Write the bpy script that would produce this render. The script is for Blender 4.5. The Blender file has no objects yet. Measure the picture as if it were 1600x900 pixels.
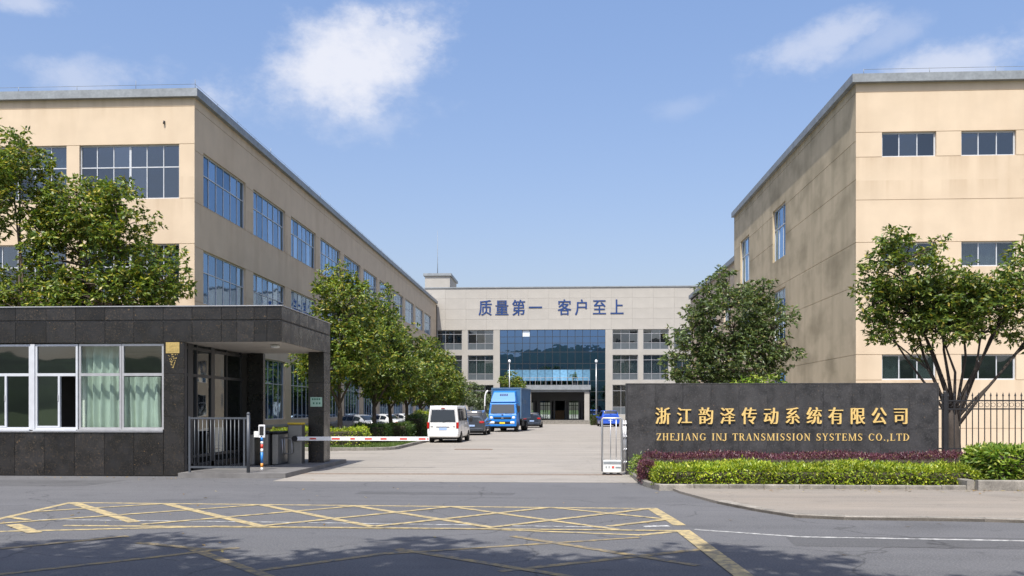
import bpy, math, random
import numpy as np
from mathutils import Vector, Matrix
PI = math.pi; R = math.radians
C = bpy.context.scene.collection
random.seed(7)
# ---------------------------------------------------------------- camera
H, F, TH = 1.8, 1400.0, math.atan(75/1400)
sc = bpy.context.scene
cam = bpy.data.objects.new('camera', bpy.data.cameras.new('camera')); C.objects.link(cam)
cam.data.sensor_width = 36; cam.data.lens = 31.5; cam.data.shift_y = 190/1600
cam.data.clip_end = 6000; cam.location = (0, 0, H); cam.rotation_euler = (PI/2, 0, TH)
sc.camera = cam
# ---------------------------------------------------------------- exposure
sc.view_settings.view_transform = 'Standard'; sc.view_settings.look = 'None'
sc.view_settings.gamma = 1; sc.view_settings.use_curve_mapping = False
sc.view_settings.exposure = 0.46
# ---------------------------------------------------------------- sun and sky
EL, AZ = 60.0, 12.0
sun = bpy.data.objects.new('sun', bpy.data.lights.new('sun', 'SUN')); C.objects.link(sun)
sun.data.energy = 4.6; sun.data.angle = R(0.55); sun.data.color = (1, .95, .87)
sdir = Vector((-math.sin(R(AZ))*math.cos(R(EL)), -math.cos(R(AZ))*math.cos(R(EL)), math.sin(R(EL))))
sun.rotation_euler = sdir.to_track_quat('Z', 'Y').to_euler()
sun.location = (-20, -40, 60)
world = bpy.data.worlds.new('World'); sc.world = world; world.use_nodes = True
wn = world.node_tree.nodes; wl = world.node_tree.links
for n in list(wn): wn.remove(n)
def wnode(t, **k):
    n = wn.new(t)
    for a, b in k.items(): setattr(n, a, b)
    return n
def wmath(op, a, b=None, clamp=False):
    n = wnode('ShaderNodeMath', operation=op, use_clamp=clamp)
    for i, v in enumerate((a, b)):
        if v is None: continue
        if isinstance(v, (int, float)): n.inputs[i].default_value = v
        else: wl.new(v, n.inputs[i])
    return n.outputs[0]
sky = wnode('ShaderNodeTexSky', sky_type='NISHITA', sun_disc=False)
sky.sun_elevation = R(EL); sky.sun_rotation = R(180+AZ); sky.air_density = 1.0; sky.dust_density = 2.6; sky.ozone_density = 2.1
tc = wnode('ShaderNodeTexCoord')
nz = wnode('ShaderNodeTexNoise'); nz.inputs['Scale'].default_value = 9; nz.inputs['Detail'].default_value = 9; nz.inputs['Roughness'].default_value = .62
mp = wnode('ShaderNodeMapping'); mp.inputs['Scale'].default_value = (1, 1, 1.5)
wl.new(tc.outputs['Generated'], mp.inputs[0]); wl.new(mp.outputs[0], nz.inputs['Vector'])
def skydir(px, py):
    a = (px-800)/F; return Vector((a*math.cos(TH)-math.sin(TH), a*math.sin(TH)+math.cos(TH), (640-py)/F)).normalized()
def cloud(px, py, rx, ry, tilt, strength):      # one cloud: an ellipse of sky directions broken up by noise
    c = skydir(px, py); e = Vector((c.y, -c.x, 0)).normalized(); n_ = e.cross(c).normalized()
    ct, st = math.cos(R(tilt)), math.sin(R(tilt))
    a1 = (e*ct + n_*st)/(rx/F); a2 = (n_*ct - e*st)/(ry/F)
    out = []
    for ax in (a1, a2):
        d = wnode('ShaderNodeVectorMath', operation='DOT_PRODUCT'); wl.new(tc.outputs['Generated'], d.inputs[0]); d.inputs[1].default_value = ax
        k = wmath('SUBTRACT', d.outputs['Value'], ax.dot(c)); out.append(wmath('MULTIPLY', k, k))
    r2 = wmath('SQRT', wmath('ADD', out[0], out[1]))
    s = wmath('SUBTRACT', 1.0, r2)                       # 1 in the middle, 0 on the rim
    s = wmath('ADD', s, wmath('MULTIPLY', wmath('SUBTRACT', nz.outputs['Fac'], .5), 1.9 if rx > 130 and strength > .9 else 3.4))
    s = wmath('MULTIPLY', s, 1.45 if strength > .7 else 1.0, True)
    ss = wnode('ShaderNodeMapRange', interpolation_type='SMOOTHSTEP'); wl.new(s, ss.inputs[0])
    fr = wnode('ShaderNodeVectorMath', operation='DOT_PRODUCT'); wl.new(tc.outputs['Generated'], fr.inputs[0]); fr.inputs[1].default_value = c
    return wmath('MULTIPLY', ss.outputs[0], wmath('MULTIPLY', wmath('GREATER_THAN', fr.outputs['Value'], 0.0), strength))
cl = [cloud(525, 106, 188, 88, 16, .95), cloud(490, 165, 190, 60, 10, .35), cloud(610, 70, 90, 55, -8, .75), cloud(100, 112, 120, 36, 8, .42), cloud(40, 6, 90, 26, 0, .5),
      cloud(1290, 60, 105, 34, 14, .5), cloud(1500, 95, 170, 44, 6, .62), cloud(1400, 50, 100, 30, 20, .25), cloud(1070, 165, 60, 20, 10, .15)]
tot = cl[0]
for c_ in cl[1:]: tot = wmath('MAXIMUM', tot, c_)
# scattered fair-weather clouds over the rest of the sky (seen in the glass)
nb = wnode('ShaderNodeTexNoise'); nb.inputs['Scale'].default_value = 4.5; nb.inputs['Detail'].default_value = 8
mp2 = wnode('ShaderNodeMapping'); mp2.inputs['Scale'].default_value = (1, 1, 3); wl.new(tc.outputs['Generated'], mp2.inputs[0]); wl.new(mp2.outputs[0], nb.inputs['Vector'])
mr = wnode('ShaderNodeMapRange', interpolation_type='SMOOTHSTEP'); wl.new(nb.outputs['Fac'], mr.inputs[0]); mr.inputs[1].default_value = .52; mr.inputs[2].default_value = .7
sx = wnode('ShaderNodeSeparateXYZ'); wl.new(tc.outputs['Generated'], sx.inputs[0])
behind = wnode('ShaderNodeMapRange'); wl.new(sx.outputs['Y'], behind.inputs[0]); behind.inputs[1].default_value = .1; behind.inputs[2].default_value = -.25
tot = wmath('MAXIMUM', tot, wmath('MULTIPLY', wmath('MULTIPLY', mr.outputs[0], .6), behind.outputs[0]))
hs = wnode('ShaderNodeMixRGB', blend_type='MULTIPLY'); hs.inputs[0].default_value = 1
se = wnode('ShaderNodeSeparateXYZ'); wl.new(tc.outputs['Generated'], se.inputs[0])
er = wnode('ShaderNodeValToRGB'); wl.new(se.outputs['Z'], er.inputs[0])           # thin humid veil: air tint by height above the horizon
er.color_ramp.elements[0].position = 0; er.color_ramp.elements[0].color = (.92, .775, .74, 1); er.color_ramp.elements[1].position = .42; er.color_ramp.elements[1].color = (1.05, 1.06, 1.13, 1)
wl.new(er.outputs[0], hs.inputs[2])
wl.new(sky.outputs[0], hs.inputs[1])
mixc = wnode('ShaderNodeMixRGB'); wl.new(tot, mixc.inputs[0]); wl.new(hs.outputs[0], mixc.inputs[1]); mixc.inputs[2].default_value = (4.3, 4.4, 4.85, 1)
bg = wnode('ShaderNodeBackground'); bg.inputs['Strength'].default_value = .145
wo = wnode('ShaderNodeOutputWorld'); wl.new(mixc.outputs[0], bg.inputs[0]); wl.new(bg.outputs[0], wo.inputs[0])

# ---------------------------------------------------------------- helpers
def at(px, py, Y):
    """the place at depth Y (metres north of the viewer) along a sight line"""
    a = (px-800)/F; dx = a*math.cos(TH)-math.sin(TH); dy = a*math.sin(TH)+math.cos(TH); t = Y/dy
    return Vector((dx*t, Y, H+(640-py)/F*t))
def gr(px, py):
    a = (px-800)/F; t = H*F/(py-640)
    return Vector(((a*math.cos(TH)-math.sin(TH))*t, (a*math.sin(TH)+math.cos(TH))*t, 0))
def X(px, Y): return at(px, 640, Y).x
def Z(py, px, Y): return at(px, py, Y).z
class MB:
    def __init__(s): s.v = []; s.f = []; s.sm = []
    def add(s, vs, fs, smooth=False):
        o = len(s.v); s.v += [tuple(p) for p in vs]; s.f += [tuple(i+o for i in f) for f in fs]; s.sm += [smooth]*len(fs)
    def box(s, x0, x1, y0, y1, z0, z1):
        s.add([(x0,y0,z0),(x1,y0,z0),(x1,y1,z0),(x0,y1,z0),(x0,y0,z1),(x1,y0,z1),(x1,y1,z1),(x0,y1,z1)],
              [(0,3,2,1),(4,5,6,7),(0,1,5,4),(1,2,6,5),(2,3,7,6),(3,0,4,7)])
    def rbox(s, x0, x1, y0, y1, z0, z1, r):            # box with the vertical and horizontal edges chamfered
        cx, cy, cz = (x0+x1)/2, (y0+y1)/2, (z0+z1)/2; hx, hy, hz = (x1-x0)/2, (y1-y0)/2, (z1-z0)/2
        r = min(r, hx*.9, hy*.9, hz*.9)
        def ring(ix, iy, z): 
            a, b = hx-ix, hy-iy
            return [(cx-a+r,cy-b,z),(cx+a-r,cy-b,z),(cx+a,cy-b+r,z),(cx+a,cy+b-r,z),(cx+a-r,cy+b,z),(cx-a+r,cy+b,z),(cx-a,cy+b-r,z),(cx-a,cy-b+r,z)]
        rs = [ring(r*.8, r*.8, z0), ring(0, 0, z0+r*.8), ring(0, 0, z1-r*.8), ring(r*.8, r*.8, z1)]
        vs = sum(rs, []); fs = [tuple(reversed(range(8))), tuple(range(24, 32))]
        for k in range(3):
            for i in range(8): j = (i+1) % 8; fs.append((k*8+i, k*8+j, k*8+8+j, k*8+8+i))
        s.add(vs, fs)
    def quad(s, *p): s.add(p, [tuple(range(len(p)))])
    def prism(s, poly, z0, z1):
        n = len(poly); s.add([(x,y,z0) for x,y in poly]+[(x,y,z1) for x,y in poly], [tuple(reversed(range(n))), tuple(range(n, 2*n))]+[(i,(i+1)%n,n+(i+1)%n,n+i) for i in range(n)])
    def tube(s, pts, rad, n=8, smooth=True, cap=True):
        pts = [Vector(p) for p in pts]
        if not hasattr(rad, '__len__'): rad = [rad]*len(pts)
        vs = []; fs = []; up = Vector((0,0,1))
        d = (pts[1]-pts[0]).normalized(); a = d.cross(up if abs(d.z) < .9 else Vector((1,0,0))).normalized()
        for i, p in enumerate(pts):
            d = (pts[min(i+1, len(pts)-1)]-pts[max(i-1, 0)]).normalized(); a = (a-d*a.dot(d)).normalized(); b = d.cross(a)
            for k in range(n):
                t = 2*PI*k/n; vs.append(p+(a*math.cos(t)+b*math.sin(t))*rad[i])
        for i in range(len(pts)-1):
            for k in range(n): k2 = (k+1) % n; fs.append((i*n+k, i*n+k2, (i+1)*n+k2, (i+1)*n+k))
        s.add(vs, fs, smooth)
        if cap:
            o = len(s.v)-len(vs); s.f += [tuple(o+k for k in reversed(range(n))), tuple(o+(len(pts)-1)*n+k for k in range(n))]; s.sm += [False]*2
    def lathe(s, prof, n=16, c=(0,0,0), axis='z'):
        vs = []
        for r, h in prof:
            for k in range(n):
                t = 2*PI*k/n; p = (r*math.cos(t), r*math.sin(t), h) if axis == 'z' else ((h, r*math.cos(t), r*math.sin(t)))
                vs.append((c[0]+p[0], c[1]+p[1], c[2]+p[2]))
        fs = [(i*n+k, i*n+(k+1)%n, (i+1)*n+(k+1)%n, (i+1)*n+k) for i in range(len(prof)-1) for k in range(n)]
        s.add(vs, fs, True)
    def mesh(s, name):
        m = bpy.data.meshes.new(name); m.from_pydata(s.v, [], s.f); m.polygons.foreach_set('use_smooth', s.sm); m.update(); return m
def tag(o, label=None, cat=None, group=None, kind=None):
    if label: o['label'] = label
    if cat: o['category'] = cat
    if group: o['group'] = group
    if kind: o['kind'] = kind
    return o
def obj(name, mesh, mt, parent=None, loc=(0,0,0), rz=0):
    if isinstance(mesh, MB): mesh = mesh.mesh(name)
    if mt is not None and len(mesh.materials) == 0:
        for m in (mt if isinstance(mt, (list, tuple)) else [mt]): mesh.materials.append(m)
    o = bpy.data.objects.new(name, mesh); C.objects.link(o); o.location = loc; o.rotation_euler = (0,0,rz)
    if parent: o.parent = parent
    return o
def empty(name, loc=(0,0,0), rz=0, label=None, cat=None, group=None, kind=None):
    o = bpy.data.objects.new(name, None); C.objects.link(o); o.location = loc; o.rotation_euler = (0,0,rz); o.empty_display_size = .3
    return tag(o, label, cat, group, kind)
def W(parent, p):                                      # a world place in a parent's own (unrotated) frame
    return Vector(p)-parent.location
def struct(name, mb, mt, label=None):
    return tag(obj(name, mb, mt), label, kind='structure')

# ---------------------------------------------------------------- materials
def nodes(name):
    m = bpy.data.materials.new(name); m.use_nodes = True; nt = m.node_tree
    return m, nt, nt.nodes, nt.links, nt.nodes['Principled BSDF']
def setp(b, **k):
    for a, v in k.items(): b.inputs[a.replace('_', ' ')].default_value = v
def col4(c): return (c[0], c[1], c[2], 1)
def shade(c, f): return tuple(min(1, x*f) for x in c)
def mat(name, col, rough=.7, ns=3, amt=.12, bump=0, bs=None, metal=0, coat=0, spec=.5, rnd=0, stretch=(1,1,1), detail=6, col2=None, fine=None, coords='Object'):
    m, nt, N, L, b = nodes(name)
    tcn = N.new('ShaderNodeTexCoord'); mpn = N.new('ShaderNodeMapping'); mpn.inputs['Scale'].default_value = stretch
    L.new(tcn.outputs[coords], mpn.inputs[0])
    vec = mpn.outputs[0]
    no = N.new('ShaderNodeTexNoise'); no.inputs['Scale'].default_value = ns; no.inputs['Detail'].default_value = detail; L.new(vec, no.inputs['Vector'])
    cr = N.new('ShaderNodeMapRange'); L.new(no.outputs['Fac'], cr.inputs[0]); cr.inputs[1].default_value = .3; cr.inputs[2].default_value = .7
    mx = N.new('ShaderNodeMixRGB'); L.new(cr.outputs[0], mx.inputs[0])
    mx.inputs[1].default_value = col4(shade(col, 1-amt)); mx.inputs[2].default_value = col4(col2 or shade(col, 1+amt))
    out = mx.outputs[0]
    if fine:
        n2 = N.new('ShaderNodeTexNoise'); n2.inputs['Scale'].default_value = fine[0]; n2.inputs['Detail'].default_value = 3; L.new(vec, n2.inputs['Vector'])
        m2 = N.new('ShaderNodeMapRange'); L.new(n2.outputs['Fac'], m2.inputs[0]); m2.inputs[1].default_value = .3; m2.inputs[2].default_value = .7
        m2.inputs[3].default_value = 1-fine[1]; m2.inputs[4].default_value = 1+fine[1]
        mm = N.new('ShaderNodeMixRGB'); mm.blend_type = 'MULTIPLY'; mm.inputs[0].default_value = 1; L.new(out, mm.inputs[1]); L.new(m2.outputs[0], mm.inputs[2]); out = mm.outputs[0]
    if rnd:
        oi = N.new('ShaderNodeObjectInfo'); m3 = N.new('ShaderNodeMapRange'); L.new(oi.outputs['Random'], m3.inputs[0]); m3.inputs[3].default_value = 1-rnd; m3.inputs[4].default_value = 1+rnd
        mm = N.new('ShaderNodeMixRGB'); mm.blend_type = 'MULTIPLY'; mm.inputs[0].default_value = 1; L.new(out, mm.inputs[1]); L.new(m3.outputs[0], mm.inputs[2]); out = mm.outputs[0]
    L.new(out, b.inputs['Base Color'])
    setp(b, Roughness=rough, Metallic=metal, Coat_Weight=coat); b.inputs['Specular IOR Level'].default_value = spec
    if bump:
        bn = N.new('ShaderNodeTexNoise'); bn.inputs['Scale'].default_value = bs or ns*8; bn.inputs['Detail'].default_value = 4; L.new(vec, bn.inputs['Vector'])
        bp = N.new('ShaderNodeBump'); bp.inputs['Strength'].default_value = bump; bp.inputs['Distance'].default_value = .02; L.new(bn.outputs['Fac'], bp.inputs['Height']); L.new(bp.outputs[0], b.inputs['Normal'])
    return m
def granite(name, base, speck, gold, rough=.22, rnd=.25, scale=1.0):
    m, nt, N, L, b = nodes(name)
    g = N.new('ShaderNodeTexCoord'); oi = N.new('ShaderNodeObjectInfo')
    ad = N.new('ShaderNodeVectorMath'); ad.operation = 'ADD'; L.new(g.outputs['Object'], ad.inputs[0])
    sc_ = N.new('ShaderNodeMath'); sc_.operation = 'MULTIPLY'; sc_.inputs[1].default_value = 37; L.new(oi.outputs['Random'], sc_.inputs[0]); L.new(sc_.outputs[0], ad.inputs[1])
    def ns(s, lo, hi, det=3):
        n = N.new('ShaderNodeTexNoise'); n.inputs['Scale'].default_value = s*scale; n.inputs['Detail'].default_value = det; L.new(ad.outputs[0], n.inputs['Vector'])
        r = N.new('ShaderNodeMapRange'); L.new(n.outputs['Fac'], r.inputs[0]); r.inputs[1].default_value = lo; r.inputs[2].default_value = hi; return r.outputs[0]
    def mix(f, a, c):
        x = N.new('ShaderNodeMixRGB'); L.new(f, x.inputs[0])
        if isinstance(a, tuple): x.inputs[1].default_value = col4(a)
        else: L.new(a, x.inputs[1])
        x.inputs[2].default_value = col4(c); return x.outputs[0]
    c = mix(ns(2.2, .35, .7, 8), shade(base, .65), shade(base, 1.5))
    c = mix(ns(24, .56, .68), c, speck); c = mix(ns(17, .67, .75), c, gold); c = mix(ns(60, .6, .7), c, shade(speck, 1.5))
    vm = N.new('ShaderNodeMapRange'); L.new(oi.outputs['Random'], vm.inputs[0]); vm.inputs[3].default_value = 1-rnd; vm.inputs[4].default_value = 1+rnd
    mm = N.new('ShaderNodeMixRGB'); mm.blend_type = 'MULTIPLY'; mm.inputs[0].default_value = 1; L.new(c, mm.inputs[1]); L.new(vm.outputs[0], mm.inputs[2])
    L.new(mm.outputs[0], b.inputs['Base Color'])
    rr = N.new('ShaderNodeMapRange'); L.new(ns(3, .3, .7, 6), rr.inputs[0]); rr.inputs[3].default_value = rough*.7; rr.inputs[4].default_value = rough*1.9; L.new(rr.outputs[0], b.inputs['Roughness'])
    return m
def stucco(name, base, dirt, blotch=.25, bs=.35, streak=.3, seed=0, levels=()):
    m, nt, N, L, b = nodes(name)
    g = N.new('ShaderNodeNewGeometry')
    def ns(s, lo, hi, st=(1,1,1), det=6):
        mp_ = N.new('ShaderNodeMapping'); mp_.inputs['Scale'].default_value = st; mp_.inputs['Location'].default_value = (seed, seed, 0); L.new(g.outputs['Position'], mp_.inputs[0])
        n = N.new('ShaderNodeTexNoise'); n.inputs['Scale'].default_value = s; n.inputs['Detail'].default_value = det; L.new(mp_.outputs[0], n.inputs['Vector'])
        r = N.new('ShaderNodeMapRange'); L.new(n.outputs['Fac'], r.inputs[0]); r.inputs[1].default_value = lo; r.inputs[2].default_value = hi; return r.outputs[0]
    def mul(a, f):
        x = N.new('ShaderNodeMath'); x.operation = 'MULTIPLY'; L.new(a, x.inputs[0]); x.inputs[1].default_value = f; return x.outputs[0]
    def mix(f, a, c):
        x = N.new('ShaderNodeMixRGB'); L.new(f, x.inputs[0])
        if isinstance(a, tuple): x.inputs[1].default_value = col4(a)
        else: L.new(a, x.inputs[1])
        x.inputs[2].default_value = col4(c); return x.outputs[0]
    c = mix(ns(1.1, .3, .7), shade(base, .95), shade(base, 1.04))
    c = mix(mul(ns(bs, .45, .72, (1,1,1.6), 9), blotch), c, dirt)
    c = mix(mul(ns(.9, .5, .8, (1,1,.14), 7), streak), c, dirt)
    c = mix(mul(ns(40, .4, .7), .1), c, dirt)
    if levels:                                      # rain streaks hanging from the coping and the sill lines
        sp_ = N.new('ShaderNodeSeparateXYZ'); L.new(g.outputs['Position'], sp_.inputs[0]); acc = None
        for zl in levels:
            r1 = N.new('ShaderNodeMapRange'); L.new(sp_.outputs['Z'], r1.inputs[0]); r1.inputs[1].default_value = zl-1.3; r1.inputs[2].default_value = zl
            r2 = N.new('ShaderNodeMath'); r2.operation = 'LESS_THAN'; L.new(sp_.outputs['Z'], r2.inputs[0]); r2.inputs[1].default_value = zl
            r3 = N.new('ShaderNodeMath'); r3.operation = 'MULTIPLY'; L.new(r1.outputs[0], r3.inputs[0]); L.new(r2.outputs[0], r3.inputs[1])
            if acc is None: acc = r3.outputs[0]
            else:
                r4 = N.new('ShaderNodeMath'); r4.operation = 'MAXIMUM'; L.new(acc, r4.inputs[0]); L.new(r3.outputs[0], r4.inputs[1]); acc = r4.outputs[0]
        pw_ = N.new('ShaderNodeMath'); pw_.operation = 'POWER'; L.new(acc, pw_.inputs[0]); pw_.inputs[1].default_value = 1.6
        st_ = N.new('ShaderNodeMath'); st_.operation = 'MULTIPLY'; L.new(pw_.outputs[0], st_.inputs[0]); L.new(ns(2.6, .42, .72, (1, 1, .05), 6), st_.inputs[1])
        c = mix(mul(st_.outputs[0], .55), c, dirt)
    L.new(c, b.inputs['Base Color']); setp(b, Roughness=.88); b.inputs['Specular IOR Level'].default_value = .25
    bn = N.new('ShaderNodeTexNoise'); bn.inputs['Scale'].default_value = 25; L.new(g.outputs['Position'], bn.inputs['Vector'])
    bp = N.new('ShaderNodeBump'); bp.inputs['Strength'].default_value = .12; bp.inputs['Distance'].default_value = .01; L.new(bn.outputs['Fac'], bp.inputs['Height']); L.new(bp.outputs[0], b.inputs['Normal'])
    return m
def glass(name, tint, refl=.12, refl_col=(1,1,1), rough=.02, wav=.02):
    m = bpy.data.materials.new(name); m.use_nodes = True; nt = m.node_tree; N = nt.nodes; L = nt.links; N.clear()
    t = N.new('ShaderNodeBsdfTransparent'); t.inputs[0].default_value = col4(tint)
    g = N.new('ShaderNodeBsdfGlossy'); g.inputs['Color'].default_value = col4(refl_col); g.inputs['Roughness'].default_value = rough
    lw = N.new('ShaderNodeLayerWeight'); lw.inputs['Blend'].default_value = .5
    p5 = N.new('ShaderNodeMath'); p5.operation = 'POWER'; L.new(lw.outputs['Facing'], p5.inputs[0]); p5.inputs[1].default_value = 4
    a = N.new('ShaderNodeMath'); a.operation = 'MULTIPLY_ADD'; L.new(p5.outputs[0], a.inputs[0]); a.inputs[1].default_value = 1-refl; a.inputs[2].default_value = refl; a.use_clamp = True
    oi_ = N.new('ShaderNodeObjectInfo'); rm_ = N.new('ShaderNodeMapRange'); L.new(oi_.outputs['Random'], rm_.inputs[0]); rm_.inputs[3].default_value = .65; rm_.inputs[4].default_value = 1.4
    vm_ = N.new('ShaderNodeMath'); vm_.operation = 'MULTIPLY'; vm_.use_clamp = True; L.new(a.outputs[0], vm_.inputs[0]); L.new(rm_.outputs[0], vm_.inputs[1])
    if wav:                                         # panes are never quite flat: each leans a little its own way
        tcn = N.new('ShaderNodeNewGeometry'); no = N.new('ShaderNodeTexNoise'); no.inputs['Scale'].default_value = .7; L.new(tcn.outputs['Position'], no.inputs['Vector'])
        bp = N.new('ShaderNodeBump'); bp.inputs['Strength'].default_value = wav; bp.inputs['Distance'].default_value = .3; L.new(no.outputs['Fac'], bp.inputs['Height']); L.new(bp.outputs[0], g.inputs['Normal'])
    mx = N.new('ShaderNodeMixShader'); L.new((vm_ if name != 'blue_mirror_glass' else a).outputs[0], mx.inputs[0]); L.new(t.outputs[0], mx.inputs[1]); L.new(g.outputs[0], mx.inputs[2])
    o = N.new('ShaderNodeOutputMaterial'); L.new(mx.outputs[0], o.inputs[0]); return m
def leafmat(name, cols, trans=.27, rough=.45):
    m, nt, N, L, b = nodes(name)
    g = N.new('ShaderNodeNewGeometry'); r = N.new('ShaderNodeValToRGB'); L.new(g.outputs['Random Per Island'], r.inputs[0])
    el = r.color_ramp.elements
    while len(el) < len(cols): el.new(.5)
    for i, (p, c) in enumerate(cols): el[i].position = p; el[i].color = col4(c)
    no = N.new('ShaderNodeTexNoise'); no.inputs['Scale'].default_value = 1.1; L.new(g.outputs['Position'], no.inputs['Vector'])
    mr_ = N.new('ShaderNodeMapRange'); L.new(no.outputs['Fac'], mr_.inputs[0]); mr_.inputs[1].default_value = .3; mr_.inputs[2].default_value = .7; mr_.inputs[3].default_value = .7; mr_.inputs[4].default_value = 1.3
    mm = N.new('ShaderNodeMixRGB'); mm.blend_type = 'MULTIPLY'; mm.inputs[0].default_value = 1; L.new(r.outputs[0], mm.inputs[1]); L.new(mr_.outputs[0], mm.inputs[2])
    L.new(mm.outputs[0], b.inputs['Base Color']); setp(b, Roughness=rough)
    t = N.new('ShaderNodeBsdfTranslucent'); tm = N.new('ShaderNodeMixRGB'); tm.blend_type = 'MULTIPLY'; tm.inputs[0].default_value = 1; L.new(mm.outputs[0], tm.inputs[1]); tm.inputs[2].default_value = (1.5, 1.5, .6, 1); L.new(tm.outputs[0], t.inputs[0])
    mx = N.new('ShaderNodeMixShader'); mx.inputs[0].default_value = trans; L.new(b.outputs[0], mx.inputs[1]); L.new(t.outputs[0], mx.inputs[2])
    L.new(mx.outputs[0], N['Material Output'].inputs[0]); return m
CREAM = (.59, .48, .352)
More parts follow.
